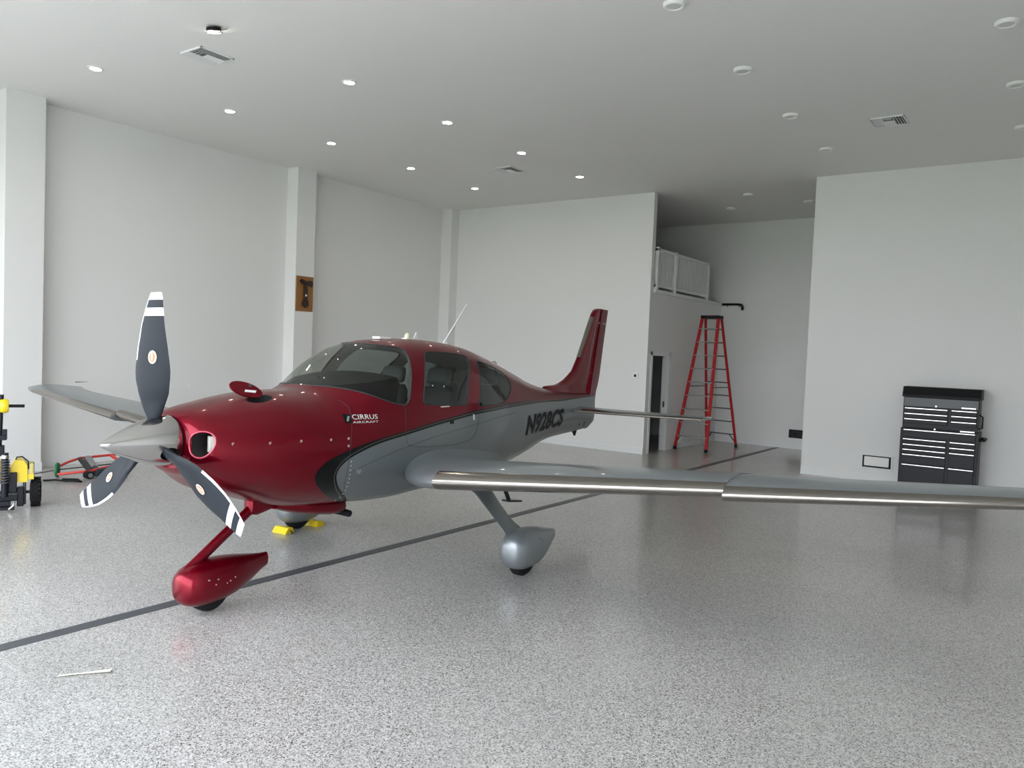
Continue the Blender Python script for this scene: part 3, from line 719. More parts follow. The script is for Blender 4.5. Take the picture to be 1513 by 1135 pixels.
# blade
rs = [.11, .145, .18, .23, .28, .32, .36, .41, .46, .50, .545, .55, .60, .64, .70, .78, .842, .843, .897, .898, .95, .951, .985, 1.0]
LE = ([.11, .147, .23, .32, .41, .48, .64, .78, .89, .96, 1.0], [.042, .055, .088, .117, .137, .142, .127, .104, .073, .050, .034])
TE = ([.11, .147, .23, .32, .41, .48, .64, .78, .89, .96, 1.0], [.040, .036, .062, .092, .100, .104, .085, .064, .055, .050, .042])
CF = ([.11, .2, .35, .5, .7, 1.0], [.9, .95, 1.02, 1.10, 1.18, 1.33]); TW = ([.11, .2, .35, .5, .7, 1.0], [48, 38, 27, 19, 12, 7]); TK = ([.11, .16, .25, .5, 1.0], [.8, .62, .30, .14, .08])
NC = 12
def blade_mesh():
    rings = []
    for r in rs:
        le = np.interp(r, *LE) * np.interp(r, *CF); te = np.interp(r, *TE) * np.interp(r, *CF); be = math.radians(np.interp(r, *TW)); tk = np.interp(r, *TK); ch = le + te; up = []; dn = []
        for k in range(NC + 1):
            u = k / NC; u = u * u * (3 - 2 * u) if r < .3 else u**1.15; x = -le + ch * u
            y = tk * ch * .5 * (2.6 * math.sqrt(max(u, 0)) * (1 - u) ** .8 * .77 if r > .2 else 2 * math.sqrt(max(u * (1 - u), 0)))
            up.append((x, -y * 1.25 if r > .3 else -y)); dn.append((x, y * .75 if r > .3 else y))
        prf = up + dn[-2:0:-1]
        ring = []
        for x, y in prf: ring.append((x * math.cos(be) - y * math.sin(be), x * math.sin(be) + y * math.cos(be), r))
        rings.append(ring)
    Vb = np.array([p for r_ in rings for p in r_]); nr = len(rings[0]); Fb = []; mi = []
    for i in range(len(rs) - 1):
        rm = (rs[i] + rs[i + 1]) / 2; 
        for k in range(nr):
            q = (k + 1) % nr; Fb.append([i * nr + k, i * nr + q, (i + 1) * nr + q, (i + 1) * nr + k])
            wh = rm > .951 or .843 < rm < .897 or (rm > .546 and (k <= 0 or k == nr - 1))
            mi.append(1 if wh else 0)
    Fb.append(list(range((len(rs) - 1) * nr, len(rs) * nr))); mi.append(1)
    return Vb, Fb, mi
Vb, Fb, mi = blade_mesh(); bme = pymesh('propeller_blade', Vb, Fb)
bme.materials.append(M['blade']); bme.materials.append(M['bladewhite']); bme.polygons.foreach_set('material_index', mi)
def decal(r0, rad_r, rad_c, off, mname, mm, dz=0.):
    b = MB(); pts = []
    for k in range(24):
        t = 2 * PI * k / 24; r = r0 + rad_r * math.sin(t); u = off + rad_c * math.cos(t)
        le = np.interp(r, *LE) * np.interp(r, *CF); te = np.interp(r, *TE) * np.interp(r, *CF); be = math.radians(np.interp(r, *TW)); tk = np.interp(r, *TK); ch = le + te
        uu = (u + le) / ch; y = -1.25 * tk * ch * .5 * (2.6 * math.sqrt(uu) * (1 - uu)**.8 * .77) - .004 - dz
        pts.append((u * math.cos(be) - y * math.sin(be), u * math.sin(be) + y * math.cos(be), r))
    b.poly(pts); me_ = bpy.data.meshes.new(mname); b.bm.to_mesh(me_); b.bm.free(); me_.materials.append(mm); return me_
dec1 = decal(.565, .045, .032, -.01, 'blade_decal', M['logo_cream']); dec2 = decal(.565, .033, .022, -.01, 'blade_decal_center', M['logo_red'], .0015)
dec3 = decal(.568, .026, .006, -.012, 'blade_decal_mark', M['logo_cream'], .0025)
for k, t in enumerate(TH):
    o = link('propeller_blade', bme, None, spn, 40 if k == 0 else None)
    o.location = PC; o.rotation_euler = (0, t, 0); o.scale = (1.02, 1.02, 1.036)
    if k == 0:
        jb = bmesh.new(); jb.from_mesh(bme)
        base = len(bme.materials)
        for dm, mm in ((dec1, M['logo_cream']), (dec2, M['logo_red']), (dec3, M['logo_cream'])):
            bme.materials.append(mm); n0 = len(jb.faces); jb.from_mesh(dm); jb.faces.ensure_lookup_table()
            for f in jb.faces[n0:]: f.material_index = len(bme.materials) - 1
        bmesh.ops.recalc_face_normals(jb, faces=jb.faces[:]); jb.to_mesh(bme); jb.free()
        for p in bme.polygons: p.use_smooth = True
        bme.set_sharp_from_angle(angle=math.radians(50))

# fin, rudder, dorsal fillet
def fin_ring(z_, a0, a1, th):
    r = []; N = 14
    for k in range(N + 1):
        u = (k / N)**1.4; r.append((th * 2.2 * (math.sqrt(u) * (1 - u) * .9 + .012 * (1 - u)), a0 + (a1 - a0) * u, z_))
    return r + [(-x, y_, z__) for x, y_, z__ in r[-2:0:-1]]
LEF = np.array([(1.50, 5.9), (1.60, 6.10), (1.613, 6.42), (1.66, 6.63), (1.79, 6.907), (1.99, 7.076), (2.237, 7.24), (2.578, 7.455), (2.68, 7.53), (2.72, 7.60), (2.738, 7.70)])
TEF = np.array([(.955, 7.52), (1.0, 7.62), (1.068, 7.69), (1.23, 7.737), (1.485, 7.769), (1.659, 7.864), (2.234, 7.975), (2.738, 8.09)])
def lef(z_): return float(np.interp(z_, LEF[:, 0], LEF[:, 1]))
def tef(z_): return float(np.interp(z_, TEF[:, 0], TEF[:, 1]))
def hinge(z_): return 7.42 + (z_ - 1.2) * .27
zs_ = [1.40, 1.46, 1.52, 1.56, 1.60, 1.613, 1.64, 1.68, 1.74, 1.80, 1.88, 1.98, 2.08, 2.18, 2.28, 2.4, 2.5, 2.58, 2.65, 2.70, 2.725, 2.738]
fin = MB().loft([fin_ring(z_, lef(z_), hinge(z_) - .006, .055 + .03 * max(0, 2.0 - z_)) if lef(z_) < hinge(z_) - .02 else fin_ring(z_, hinge(z_) - .03, hinge(z_) - .006, .03) for z_ in zs_])
fino = fin.build('fin', M['livery'], AIR, 50)
me = fino.data; co = np.empty(len(me.vertices) * 3, np.float32); me.vertices.foreach_get('co', co); co = co.reshape(-1, 3); livery(me, co[:, 1], co[:, 2])
rz_ = [.955, 1.0, 1.07, 1.15, 1.23, 1.33, 1.42, 1.43, 1.44, 1.5, 1.6, 1.75, 1.9, 2.1, 2.3, 2.5, 2.65, 2.738]
def rud_ring(z_):
    a0, a1 = max(hinge(z_), 7.36), tef(z_); th = .034 - .010 * max(0, (z_ - 1.4)); r = []; 
    for k in range(7):
        u = k / 6; r.append((th * (1 - u) + .003, a0 + (a1 - a0) * u, z_))
    return r + [(-x, y_, q) for x, y_, q in r[::-1]]
ro = MB().loft([rud_ring(z_) for z_ in rz_]).build('rudder', M['livery'], AIR, 40)
me = ro.data; co = np.empty(len(me.vertices) * 3, np.float32); me.vertices.foreach_get('co', co); co = co.reshape(-1, 3); livery(me, co[:, 1], co[:, 2])
# curved pinstripes on the fin
def ribbon(pts, wd, m, name, parent, n=None):
    b = MB(); b.tube(pts, wd, 5); return b.build(name, m, parent, 180)
def finx(a, z_):
    if a >= hinge(z_): 
        a0, a1 = hinge(z_), tef(z_); u = (a - a0) / (a1 - a0); return (.034 - .010 * max(0, (z_ - 1.4))) * (1 - u) + .0045
    u = max(0, (a - lef(z_)) / (hinge(z_) - .006 - lef(z_))); th = .055 + .03 * max(0, 2.0 - z_); return th * 2.2 * (math.sqrt(u) * (1 - u) * .9 + .012 * (1 - u)) + .0015
# metal strip on the fin leading edge
rings = []
for z_ in np.linspace(2.0, 2.60, 10):
    a0 = lef(z_); h_ = [(finx(a0 + d_, z_) + .003, a0 + d_, z_) for d_ in (.042, .025, .012, .004)]
    rings.append(h_ + [(0, a0 - .006, z_)] + [(-x, y_, q) for x, y_, q in h_[::-1]])
MB().loft(rings, False, False).build('leading_edge_strip', M['titan'], fino, 60)
pin = mat('pinstripe_rose', (.30, .10, .10), .4)
ar = openspline([(7.72, 1.62), (7.56, 1.78), (7.46, 2.0), (7.47, 2.25), (7.60, 2.45), (7.76, 2.52), (7.86, 2.44), (7.88, 2.3)], 5)
ribbon([(finx(a, z_), a, z_) for a, z_ in ar], .004, pin, 'pinstripe', fino)
ar = openspline([(7.2, 1.55), (7.38, 1.75), (7.46, 2.0), (7.50, 2.15)], 5); ribbon([(finx(a, z_), a, z_) for a, z_ in ar], .004, pin, 'pinstripe', fino)
ribbon([(finx(7.72, 2.53), 7.72, 2.53), (finx(8.0, 2.52), 8.0, 2.52)], .006, M['letter_white'], 'pinstripe', fino)
# horizontal stabiliser and elevator
def foil(l_, a0, a1, z0, z1, tk, n=18, u0=0., u1=1., lift=0.):
    up = []; dn = []
    for k in range(n + 1):
        u = u0 + (u1 - u0) * (.5 - .5 * math.cos(PI * k / n)); ch = a1 - a0
        t_ = 5 * tk * (.2969 * math.sqrt(u) - .126 * u - .3516 * u * u + .2843 * u**3 - .1015 * u**4) * ch
        cm = .02 * 4 * u * (1 - u) * ch
        zc = z0 + (z1 - z0) * u; up.append((l_, a0 + ch * u, zc + t_ * (1 + lift) + cm)); dn.append((l_, a0 + ch * u, zc - t_ + cm))
    return up[::-1] + dn[1:] if u0 == 0 else up[::-1] + dn
for s in (1, -1):
    sp = lambda l_: (6.70 + .12 * (l_ - .15), 7.44 - .02 * (l_ - .15))
    rr = [foil(s * l_, sp(l_)[0], sp(l_)[1] if l_ < 1.9 else sp(l_)[1] - .06, 1.252, 1.252, .095 if l_ < 1.94 else .05, u1=.62) for l_ in (.08, .5, 1.0, 1.5, 1.9, 1.955)]
    hs = MB().loft(rr).build('horizontal_stabilizer', M['silver'], AIR, 40)
    rr = [foil(s * l_, sp(l_)[0], sp(l_)[1], 1.252, 1.252, .095, u0=.635) for l_ in (.2, 1.0, 1.9, 1.94)]
    MB().loft(rr).build('elevator', M['silver'], hs, 40)
    b = MB().loft([[(p[0], p[1] - .002, 1.252 + (p[2] - 1.252) * 1.02) for p in foil(s * l_, sp(l_)[0], sp(l_)[1], 1.252, 1.252, .1, 10, u1=.10)] for l_ in (.25, 1.0, 1.9)], False, False); b.build('leading_edge_strip', M['titan'], hs, 60)
# wing
def wing_par(l_):
    a0 = float(np.interp(l_, [.40, .52, .62, .75, .9, 1.0, 1.17, 3.47, 5.45, 5.6, 5.72, 5.80, 5.845], [2.62, 2.54, 2.42, 2.29, 2.17, 2.115, 2.078, 2.294, 2.48, 2.505, 2.56, 2.66, 2.83]))
    a1 = float(np.interp(l_, [.40, .52, .62, .8, 1.0, 1.2, 5.4, 5.7, 5.845], [4.55, 4.35, 4.05, 3.75, 3.62, 3.59, 3.24, 3.25, 3.30]))
    z0 = .944 + .081 * (l_ - 1); 
    if l_ < .8: z0 = .928 - (.8 - l_) * .12
    tk = float(np.interp(l_, [.4, .62, .8, 1.0, 5.0, 5.6, 5.8, 5.845], [.15, .155, .155, .15, .125, .11, .07, .02]))
    dz = -.045 if l_ > .62 else -.045 - (.62 - l_) * .3
    if l_ > 5.5: z0 += (l_ - 5.5) * .05
    return a0, a1, z0, z0 + dz, tk
for s in (1, -1):
    ls1 = [.40, .46, .52, .55, .57, .595, .62, .64, .66, .69, .72, .76, .80, .85, .9, 1.0, 1.17, 1.6, 2.2, 2.8, 3.4, 3.47]
    ls2 = [3.47, 3.5, 4.0, 4.5, 5.0, 5.3, 5.45, 5.55, 5.6, 5.66, 5.72, 5.76, 5.80, 5.825, 5.845]
    def par2(l_, cuff):
        a0, a1, z0, z1, tk = wing_par(l_)
        if cuff: a0 -= .045; z0 -= .022
        return a0, a1, z0, z1, tk
    cut = lambda l_: .74 if .95 < l_ < 5.35 else 1.0
    rr = []
    for seg, cuff in ((ls1, False), (ls2, True)):
        for l_ in seg:
            a0, a1, z0, z1, tk = par2(l_, cuff); rr.append(foil(s * l_, a0, a1, z0, z1, tk, 26, u1=.742 if 1.0 <= l_ <= 5.3 else 1.0, lift=float(np.interp(l_, [.4, .52, .57, .62, .66, .72, .80], [2.2, 1.2, .78, .42, .2, .06, 0]))))
    wg = MB().loft(rr).build('wing', M['silver'], AIR, 35)
    for nm, l0, l1 in (('flap', 1.03, 3.05), ('aileron', 3.07, 5.28)):
        rr = [foil(s * l_, *par2(l_, l_ > 3.47), 10, .748) for l_ in np.linspace(l0, l1, 8)]
        MB().loft(rr).build(nm, M['silver'], wg, 35)
    for l0, l1, cuff, nn_ in ((1.17, 3.468, False, 12), (3.472, 5.5, True, 12)):
        rr = []
        for l_ in np.linspace(l0, l1, nn_):
            a0, a1, z0, z1, tk = par2(l_, cuff); f_ = foil(s * l_, a0 - .003, a1, z0, z1, tk, 14, u1=.065); zc = z0
            rr.append([(p[0], p[1], zc + (p[2] - zc) * 1.03 + (.0015 if p[2] > zc else -.0015)) for p in f_])
        MB().loft(rr, True, True).build('leading_edge_panel', M['titan'], wg, 50)
    # flap hinge fairings, tie-down ring, fuel cap, tip light
    for l_, ln in ((1.9, .16), (2.95, .14), (3.9, .14)):
        a0, a1, z0, z1, tk = par2(l_, l_ > 3.47); ac = a1 - .38
        MB().prism([(s * l_ - .012, ac, z1 - .02), (s * l_ - .012, ac + .26, z1 - .0), (s * l_ - .012, ac + .30, z1 - .11), (s * l_ - .012, ac + .22, z1 - .12)], (.024, 0, 0)).build('hinge_fairing', M['silver'], wg)
    MB().tube([(s * 2.0 + .018 * math.cos(t), 3.35, .90 - .03 + .018 * math.sin(t)) for t in [2 * PI * k / 14 for k in range(14)]], .005, 6, True).build('tie_down_ring', M['chrome'], wg, 180)
    MB().cyl((s * 5.82, 3.2, 1.375), (s * 5.84, 3.40, 1.378), .006, .001, 6).build('static_wick', M['black'], wg)
# boarding step below the left rear fuselage
MB().bar((.42, 4.35, .70), (.50, 4.46, .37), .05, .02, (1, 0, 0)).bar((.47, 4.44, .37), (.47, 4.72, .33), .10, .02, (0, 0, 1)).build('boarding_step', M['blackmetal'], AIR)

# landing gear
def pod(c, ln, wd, prof, m, name):
    # prof: list of (t along, z low, z high, width factor)
    rings = []
    for t, zl, zh, wf in prof:
        r = []; zc = (zl + zh) / 2; hh = (zh - zl) / 2
        for k in range(28):
            p = 2 * PI * k / 28; r.append((c[0] + wd * wf * np.sign(math.cos(p)) * abs(math.cos(p))**.85, c[1] + t * ln, zc + hh * np.sign(math.sin(p)) * abs(math.sin(p))**.85))
        rings.append(r)
    return MB().loft(rings).build(name, m, AIR, 50)
def spl(pr, n=4): return [tuple(x) for x in openspline(pr, n)]
MP = spl([(0, .25, .29, .08), (.012, .18, .34, .42), (.05, .125, .385, .70), (.13, .085, .415, .92), (.26, .065, .43, 1.0), (.45, .07, .425, .98), (.6, .10, .405, .84), (.75, .15, .375, .62), (.9, .20, .345, .36), (1.0, .225, .325, .17)])
def wheel(parent, x, y, r, wd):
    b = MB().lathe((x - wd / 2, y, r), (1, 0, 0), [(0, .02), (0, r * .55), (.0, r * .62), (wd * .08, r * .88), (wd * .28, r), (wd * .72, r), (wd * .92, r * .88), (wd, r * .62), (wd, r * .5), (wd, .02)], 40)
    t_ = b.build('tire', M['rubber'], parent, 45); return t_
for s in (1, -1):
    pd = pod((s * 1.43, 2.89, 0), .86, .155, MP, M['silver'], 'wheel_fairing'); wheel(pd, s * 1.43, 3.15, .18, .14)
    MB().tube([(s * 1.597, 2.98 + .3 * math.cos(t), .27 + .12 * math.sin(t)) for t in np.linspace(.4, .9, 2)], .002, 4).build('seam', M['seam'], pd)
    def lr(cx, cy, z_, ch, th):
        return [(s * cx + th * math.sin(p) , cy + ch * math.cos(p), z_ + th * .5 * math.sin(p) * -s) for p in [2 * PI * k / 20 for k in range(20)]]
    b = MB().loft([lr(.86, 3.06, .87, .24, .06), lr(.95, 3.07, .80, .19, .05), lr(1.02, 3.08, .735, .145, .038), lr(1.11, 3.09, .635, .128, .032), lr(1.23, 3.10, .51, .118, .030), lr(1.30, 3.11, .445, .125, .034), lr(1.36, 3.12, .395, .15, .05), lr(1.40, 3.13, .345, .18, .075)])
    b.build('main_gear_leg', M['silver'], AIR, 60)
NP = spl([(0, .215, .255, .08), (.012, .15, .305, .45), (.05, .10, .34, .72), (.14, .07, .375, .94), (.28, .062, .392, 1.0), (.45, .07, .392, .97), (.6, .095, .38, .82), (.75, .14, .36, .58), (.9, .195, .34, .33), (1.0, .225, .335, .18)])
pd = pod((.02, .585, 0), .82, .155, NP, M['red'], 'wheel_fairing'); wheel(pd, .02, .86, .175, .13)
for a_, z_ in ((.74, .28), (.82, .27), (.80, .235), (.90, .225), (.98, .25), (.93, .235)):
    MB().cyl((.16, a_, z_), (.178 if a_ < .95 else .170, a_, z_), .005, None, 8).build('screw', M['screw'], pd)
b = MB(); b.loft([[(x_ * 1.0 + .0, y_ + math.cos(p) * .055 * sc_, z_ + math.cos(p) * .045 * sc_) if 0 else (math.sin(p) * .032, y_ - math.cos(p) * .56 * .041, z_ + math.cos(p) * .83 * .041) for p in [2 * PI * k / 20 for k in range(20)]] for x_, y_, z_, sc_ in ((0, .675, .325, 1.0), (0, .70, .345, 1.0), (0, 1.27, .715, 1.0), (0, 1.40, .80, 1.0))])
b.build('nose_gear_strut', M['red'], AIR, 50)
# strut fairing and exhaust fairing below the cowl
def belly(rows, name, m):
    rings = []
    for a_, hwid, zl, zh in rows:
        rings.append([(hwid * np.sign(math.cos(p)) * abs(math.cos(p))**.7, a_, (zl + zh) / 2 + (zh - zl) / 2 * np.sign(math.sin(p)) * abs(math.sin(p))**.7) for p in [2 * PI * k / 24 for k in range(24)]])
    return MB().loft(rings).build(name, m, AIR, 45)
belly([(1.22, .03, .68, .80), (1.232, .05, .665, .82), (1.30, .06, .65, .82), (1.46, .05, .68, .80), (1.62, .02, .71, .78)], 'strut_fairing', M['red'])
belly([(1.45, .10, .68, .76), (1.6, .19, .63, .76), (1.8, .23, .585, .74), (2.0, .22, .55, .72), (2.12, .20, .545, .70), (2.15, .19, .56, .69)], 'exhaust_fairing', M['red'])
for s in (1, -1): MB().tube([(s * .12, 2.02, .60), (s * .13, 2.14, .565), (s * .13, 2.26, .525)], .032, 12).build('exhaust_pipe', M['blackmetal'], AIR, 50)
# antennas
MB().obox((0, 2.78, 2.122), (.10, .17, .026), None, .008).build('gps_antenna', M['whiteplastic'], AIR)
an = MB().obox((0, 3.22, 2.128), (.07, .20, .014), None, .005).build('beacon_base', M['whiteplastic'], AIR)
MB().lathe((0, 3.17, 2.132), (0, 0, 1), [(0, .032), (.03, .030), (.05, .018), (.055, 0)], 18).build('beacon_lens', mat('beacon_glass', (.72, .70, .52), .2), an, 50)
MB().prism([(-.004, 3.27, 2.13), (-.004, 3.33, 2.13), (-.004, 3.335, 2.195), (-.004, 3.31, 2.195)], (.008, 0, 0)).build('blade_antenna', M['whiteplastic'], an)
MB().tube([(0, 3.78, 2.085), (0, 3.83, 2.14), (0, 4.21, 2.55)], [.013, .009, .0035], 8).build('whip_antenna', M['whiteplastic'], AIR, 60)
MB().obox((0, 3.79, 2.094), (.04, .10, .012), None, .004).build('antenna_base', M['whiteplastic'], AIR)
MB().tube([(.02 * math.cos(t), 4.83 + .02 * math.cos(t), 1.885 + .03 * math.sin(t)) for t in np.linspace(0, PI, 8)], .006, 6).build('tow_loop', M['steelgrey'], AIR, 180)
MB().prism([(-.012, 7.0, .96), (-.012, 7.16, .96), (-.012, 7.10, .865)], (.024, 0, 0)).build('tail_skid', M['black'], AIR)
for a_, z_ in ((7.02, 1.05), (7.22, 1.06), (7.24, 1.02)): MB().obox(onskin(a_, z_, .0), (.004, .03, .03)).build('tail_light', M['letter_black'], AIR)

# lettering on the skin
def skin_text(txt, a0, a1, z0, z1, m, name, shear=0., bold=0., slope=0., squeeze=None):
    cu_ = bpy.data.curves.new(name, 'FONT'); cu_.body = txt; cu_.size = 1; cu_.shear = shear; cu_.offset = bold; cu_.resolution_u = 3; cu_.fill_mode = 'FRONT'; cu_.space_character = 1.05
    to = bpy.data.objects.new(name, cu_); COL.objects.link(to)
    dg = bpy.context.evaluated_depsgraph_get(); tm = bpy.data.meshes.new_from_object(to.evaluated_get(dg)); bpy.data.objects.remove(to)
    bm2 = bmesh.new(); bm2.from_mesh(tm); bpy.data.meshes.remove(tm)
    x0 = min(v.co.x for v in bm2.verts); x1 = max(v.co.x for v in bm2.verts); y0 = min(v.co.y for v in bm2.verts); y1 = max(v.co.y for v in bm2.verts)
    for v in bm2.verts: v.co = Vector((a0 + (v.co.x - x0) / (x1 - x0) * (a1 - a0), z0 + (v.co.y - y0) / (y1 - y0) * (z1 - z0), 0))
    for _ in range(4):
        es = [e for e in bm2.edges if e.calc_length() > .05]
        if not es: break
        bmesh.ops.subdivide_edges(bm2, edges=es, cuts=1); bmesh.ops.triangulate(bm2, faces=bm2.faces[:])
    for v in bm2.verts:
        a, z_ = v.co.x, v.co.y + slope * (v.co.x - a0); v.co = onskin(a, z_, .004)
    me_ = bpy.data.meshes.new(name); bm2.to_mesh(me_); bm2.free(); return link(name, me_, m, AIR, 180)
skin_text('N928CS', 4.93, 6.30, 1.055, 1.30, M['letter_black'], 'registration_letters', .20, .045, .012)
skin_text('CIRRUS', 1.785, 2.045, 1.436, 1.475, M['letter_white'], 'name_letters', 0, .0, -.02)
skin_text('AIRCRAFT', 1.775, 2.05, 1.406, 1.422, M['letter_white'], 'name_letters', 0, 0, -.02)
b = MB(); b.poly([onskin(a_, z_, .004) for a_, z_ in ((1.70, 1.412), (1.77, 1.408), (1.775, 1.478), (1.705, 1.482))]); em = b.build('emblem', M['letter_black'], AIR)
b = MB(); b.poly([onskin(a_, z_, .006) for a_, z_ in ((1.715, 1.425), (1.735, 1.425), (1.762, 1.462), (1.742, 1.465))]); b.build('emblem_mark', mat('emblem_grey', (.25, .27, .28), .4), em)
# seams, painted reflection line, fasteners, small fittings
def seam(pts, nm='panel_seam', r=.0022, m=None): ribbon([onskin(a_, z_, .0) for a_, z_ in pts], r, m or M['seam'], nm, AIR)
seam(openspline([(1.752, 1.589), (1.79, 1.55), (1.795, 1.514), (1.765, 1.41), (1.735, 1.30), (1.72, 1.224), (1.706, 1.06), (1.729, .913), (1.842, .769)], 4), 'cowl_seam')
seam(openspline([(2.404, 1.52), (2.404, 1.376), (2.41, 1.287), (2.42, 1.214), (2.489, 1.166), (2.817, 1.132), (3.263, 1.127), (3.512, 1.175), (3.588, 1.306), (3.604, 1.456)], 4), 'door_seam')
seam(openspline([(1.72, 1.0), (2.1, 1.10), (2.6, 1.19), (3.2, 1.265), (4.0, 1.33), (4.6, 1.355)], 4), 'reflection_line', .0022)  # thin dark line painting a reflection along the lower side
for a_, z_ in ((.968, 1.303), (1.233, 1.301), (1.518, 1.292), (1.702, 1.29), (1.698, 1.231), (.703, 1.312)):
    p = onskin(a_, z_, 0); MB().cyl(p - Vector((.002, 0, 0)), p + Vector((.002, 0, 0)), .011, None, 12).build('fastener', M['screw'], AIR)
for k in range(11):
    t = k / 10; a_ = 1.735 + .03 * t + .06 * t * t; z_ = 1.10 - .36 * t; p = onskin(a_, z_, 0); MB().cyl(p - Vector((.002, 0, 0)), p + Vector((.002, 0, 0)), .006, None, 8).build('fastener', M['badge'], AIR)
p = onskin(1.84, 1.017, 0); MB().lathe(p, (1, 0, .0), [(.0, .03), (.003, .03), (.003, .022), (.001, .02), (.001, 0)], 24).build('static_port', M['alum'], AIR, 40)
p = onskin(3.10, 1.342, 0); MB().obox(p, (.012, .06, .03), None, .004).build('door_handle', M['black'], AIR)
p = onskin(2.99, 1.497, 0); MB().obox(p, (.012, .14, .010), None, .003).build('window_tab', M['letter_white'], AIR)
p = onskin(3.50, 1.37, 0); MB().obox(p, (.010, .02, .06), Matrix.Rotation(.2, 3, 'X'), .003).build('hinge_tab', M['letter_white'], AIR)

# ------------------------------------------------------------------ wheel chocks at the far main wheel
ca, sa = math.cos(math.radians(4.6855)), math.sin(math.radians(4.6855))
def airpt(l_, a_): return (-5.1072 + ca * l_ - sa * a_, 2.5867 + sa * l_ + ca * a_, 0)
for (l_, a_), lab, rz in (((-1.40, 2.93), 'yellow wheel chock in front of the far main wheel', 0), ((-1.40, 3.37), 'yellow wheel chock behind the far main wheel', PI)):
    e = empty('wheel_chock', airpt(l_, a_), math.radians(4.6855) + rz, lab, 'wheel chock', 'yellow wheel chocks')
    MB().prism([(-.10, -.075, 0), (-.10, .055, 0), (-.10, .03, .06), (-.10, -.03, .06)], (.20, 0, 0)).build('block', M['yellow'], e)
    MB().tube([(.10, 0, .03), (.14, .0, .01), (.15, -.03, .008)], .006, 6).build('cord', M['black'], e, 60)

# ------------------------------------------------------------------ yellow motor tug at the left edge
tg = empty('motor_tug', (-9.80, 4.22, 0), math.radians(66), 'yellow and black wheeled motor tug at the left edge of the picture', 'tug')
def tug_wheel(x):
    r = .168; wdt = .135
    b = MB().lathe((x - wdt / 2, 0, r), (1, 0, 0), [(0, .05), (0, r * .6), (.012, r * .9), (.03, r * .97), (wdt - .03, r * .97), (wdt - .012, r * .9), (wdt, r * .6), (wdt, .05)], 32)
    t_ = b.build('tire', M['rubber'], tg, 45)
    b = MB()
    for k in range(20):
        an_ = 2 * PI * k / 20
        for j, ox in enumerate((-.038, 0, .038)):
            an2 = an_ + (PI / 20 if j == 1 else 0); R = Matrix.Rotation(-an2, 3, 'X')
            b.obox(Vector((x + ox, math.sin(an2) * r * .985, r + math.cos(an2) * r * .985)), (.032, .034, .016), R @ Matrix.Rotation(.5 if j != 1 else -.5, 3, 'Z'))
    tr_ = b.build('tread', M['rubber'], t_); tr_['kind'] = 'stuff'
    MB().lathe((x - wdt / 2 - .002, 0, r), (1, 0, 0), [(0, .085), (.02, .075), (.02, .02), (-.01, .02), (-.01, 0)], 24).build('hub', M['steelgrey'], t_, 40)
tug_wheel(.0); tug_wheel(-.86)
MB().cyl((-.80, 0, .168), (-.06, 0, .168), .018).build('axle', M['blackmetal'], tg, 40)
MB().box((-.66, -.20, .10), (-.20, .16, .17), .01).build('deck', M['blackmetal'], tg)
MB().prism([(-.30, -.17, .34), (-.30, -.17, .48), (-.24, -.17, .57), (-.14, -.17, .56), (-.10, -.17, .50), (-.095, -.17, .31), (-.2, -.17, .31)], (0, .30, 0)).build('engine_cover', M['yellow'], tg)
MB().box((-.13, -.15, .34), (-.02, .08, .52), .02).build('tank', M['cream'], tg)
MB().box((-.10, -.158, .335), (-.022, -.13, .40), .005).build('tank_label', M['yellow'], tg)
MB().box((-.54, -.12, .28), (-.40, .12, .56), .02).build('engine_block', M['yellow'], tg)
MB().box((-.31, -.21, .2), (-.215, -.1, .43), .008).build('battery_box', M['blackmetal'], tg)
MB().cyl((-.35, -.22, .16), (-.35, -.22, .66), .042, None, 16).build('column', M['blackmetal'], tg, 40)
b = MB()
b.tube([(-.35 + .055 * math.cos(t), -.22 + .055 * math.sin(t), .30 + .28 * t / (2 * PI * 9)) for t in np.linspace(0, 2 * PI * 9, 150)], .007, 5); b.build('spring', M['steelgrey'], tg, 180)
MB().lathe((-.35, -.22, .60), (0, 0, 1), [(0, .05), (.02, .052), (.04, .04), (.05, 0)], 18).build('column_cap', M['chrome'], tg, 40)
MB().box((-.46, -.2, .62), (-.36, -.08, .74), .01).build('bracket', M['blackmetal'], tg)
MB().cyl((-.42, -.12, .62), (-.40, -.12, 1.32), .026).build('handle_post', M['blackmetal'], tg, 40)
MB().box((-.44, -.18, .80), (-.335, -.06, .86), .008).box((-.39, -.17, .84), (-.335, -.07, .92), .008).build('control_box', M['blackmetal'], tg)
MB().lathe((-.44, -.13, 1.19), (1, 0, 0), [(0, .04), (.03, .075), (.08, .085), (.12, .07), (.125, 0)], 20).build('grip_knob', M['yellow'], tg, 40)
MB().cyl((-.33, -.13, 1.19), (-.14, -.13, 1.19), .018).build('lever', M['black'], tg, 40)
MB().tube([(-.25, -.15, .52), (-.22, -.15, .60), (-.16, -.15, .605), (-.09, -.15, .55), (-.085, -.15, .46)], .009, 6).build('guard_bar', M['blackmetal'], tg, 180)
MB().box((-.70, -.34, .02), (-.235, -.18, .055), .008).build('front_plate', M['blackmetal'], tg)
MB().box((-.66, -.28, .055), (-.28, -.2, .11), .006).build('plate_support', M['blackmetal'], tg)
MB().tube([(-.30, -.345, .03), (-.245, -.335, .07), (-.235, -.32, .12)], .012, 6).build('hook', M['chrome'], tg, 180)
MB().box((-.215, -.18, .03), (-.135, -.06, .25), .01).build('gearbox', M['blackmetal'], tg)
MB().cyl((-.13, -.1, .04), (-.13, -.1, .30), .02).build('link_arm', M['steelgrey'], tg, 40)

tg.scale = (.86, .92, 1)
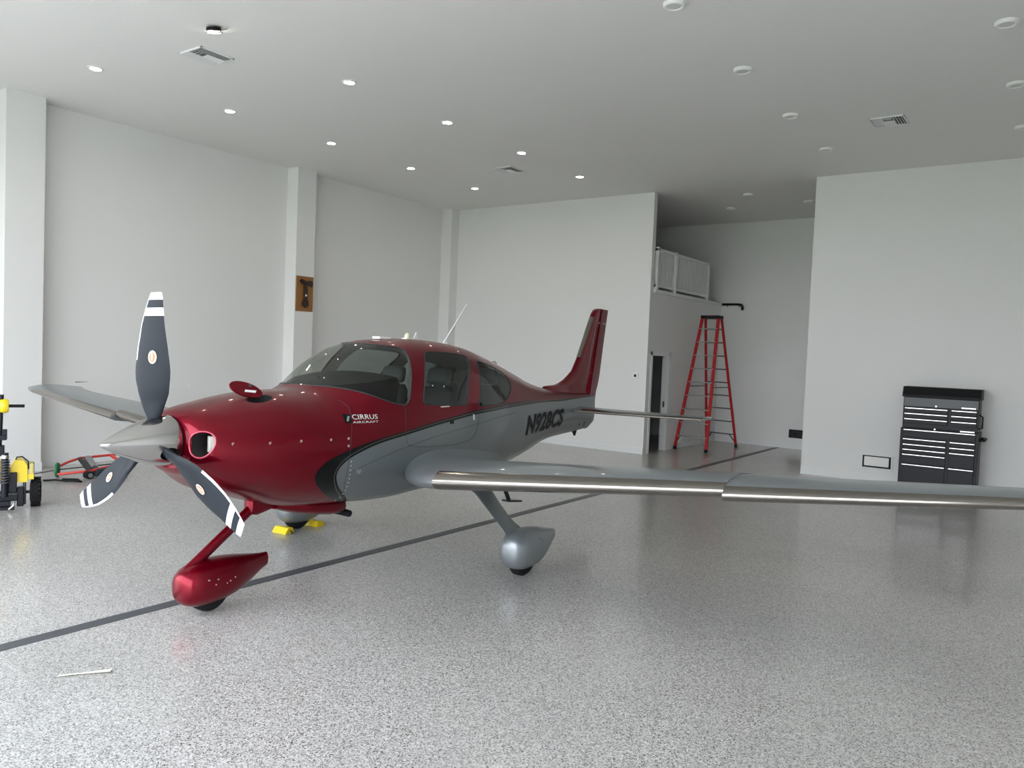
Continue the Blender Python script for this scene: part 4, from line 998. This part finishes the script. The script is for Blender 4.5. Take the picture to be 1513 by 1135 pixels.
# ------------------------------------------------------------------ red tow frame lying by the left wall
tw = empty('tow_frame', (-11.5, 5.6, 0), 0, 'low red tubular tow frame with a green end pad by the left wall', 'tow frame')
def T(p): return Vector(p) - Vector((-11.5, 5.6, 0))
MB().tube([T(p) for p in ((-11.66, 5.32, .135), (-11.74, 5.50, .18), (-11.77, 5.68, .215), (-11.76, 6.30, .225))], .018, 8).build('far_rail', M['redframe'], tw, 60)
MB().tube([T(p) for p in ((-11.50, 5.24, .05), (-11.28, 5.42, .09), (-11.22, 5.55, .10), (-11.28, 5.80, .12), (-11.55, 6.30, .16))], .018, 8).build('near_rail', M['redframe'], tw, 60)
MB().bar(T((-11.77, 6.12, .22)), T((-11.42, 6.12, .14)), .04, .03).build('cross_bar', M['redframe'], tw)
MB().bar(T((-11.76, 5.66, .21)), T((-11.22, 5.54, .10)), .05, .04).build('cross_bar', M['blackmetal'], tw)
MB().cyl(T((-11.72, 5.76, .20)), T((-11.36, 5.68, .10)), .055, None, 20).build('roller', M['alum'], tw, 40)
gp = MB(); gp.lathe(T((-11.60, 5.26, .10)), (.62, .78, 0), [(0, .10), (.012, .105), (.03, .10), (.034, 0)], 24); g_ = gp.build('end_pad', M['green'], tw, 40)
MB().tube([T(p) for p in ((-11.9, 5.05, .02), (-11.6, 5.3, .10), (-11.5, 5.6, .12), (-11.5, 6.3, .13))], .009, 6).build('draw_bar', M['blackmetal'], tw, 60)
MB().cyl(T((-11.12, 5.50, .055)), T((-11.22, 5.50, .055)), .055, None, 18).build('wheel', M['rubber'], tw, 40)
MB().cyl(T((-11.115, 5.50, .055)), T((-11.108, 5.50, .055)), .032, None, 16).build('wheel_hub', M['alum'], tw, 40)
MB().obox(T((-11.32, 5.82, .065)), (.12, .42, .11), Matrix.Rotation(.25, 3, 'Z'), .02).build('axle_housing', mat('blue_grey_enamel', (.035, .05, .07), .5), tw)
wc = MB().tube([(-11.35, 4.98, .012), (-11.25, 5.10, .02), (-11.15, 5.16, .012), (-11.02, 5.22, .018), (-10.95, 5.30, .012), (-11.05, 5.30, .03), (-11.2, 5.16, .03)], .014, 6).build('cable_coil', M['black'], None, 180)
tag(wc, 'small heap of black cable on the floor beside the tow frame', 'cable')
# paper strip on the floor in front
ps = MB().loft([[(x_ - nx * w_, y_ - ny * w_, z_) for sgn in (1,)] + [(x_ + nx * w_, y_ + ny * w_, z_)] for x_, y_, z_, w_, nx, ny in
   ((-4.795, 2.225, .012, .008, -.5, .86), (-4.765, 2.19, .006, .012, -.6, .8), (-4.72, 2.26, .008, .010, -.7, .7), (-4.66, 2.34, .010, .014, -.7, .7), (-4.60, 2.42, .014, .022, -.7, .7))], False, False)
tag(ps.build('paper_strip', M['paper'], None), 'thin pale yellow paper strip lying on the floor at lower left', 'paper')
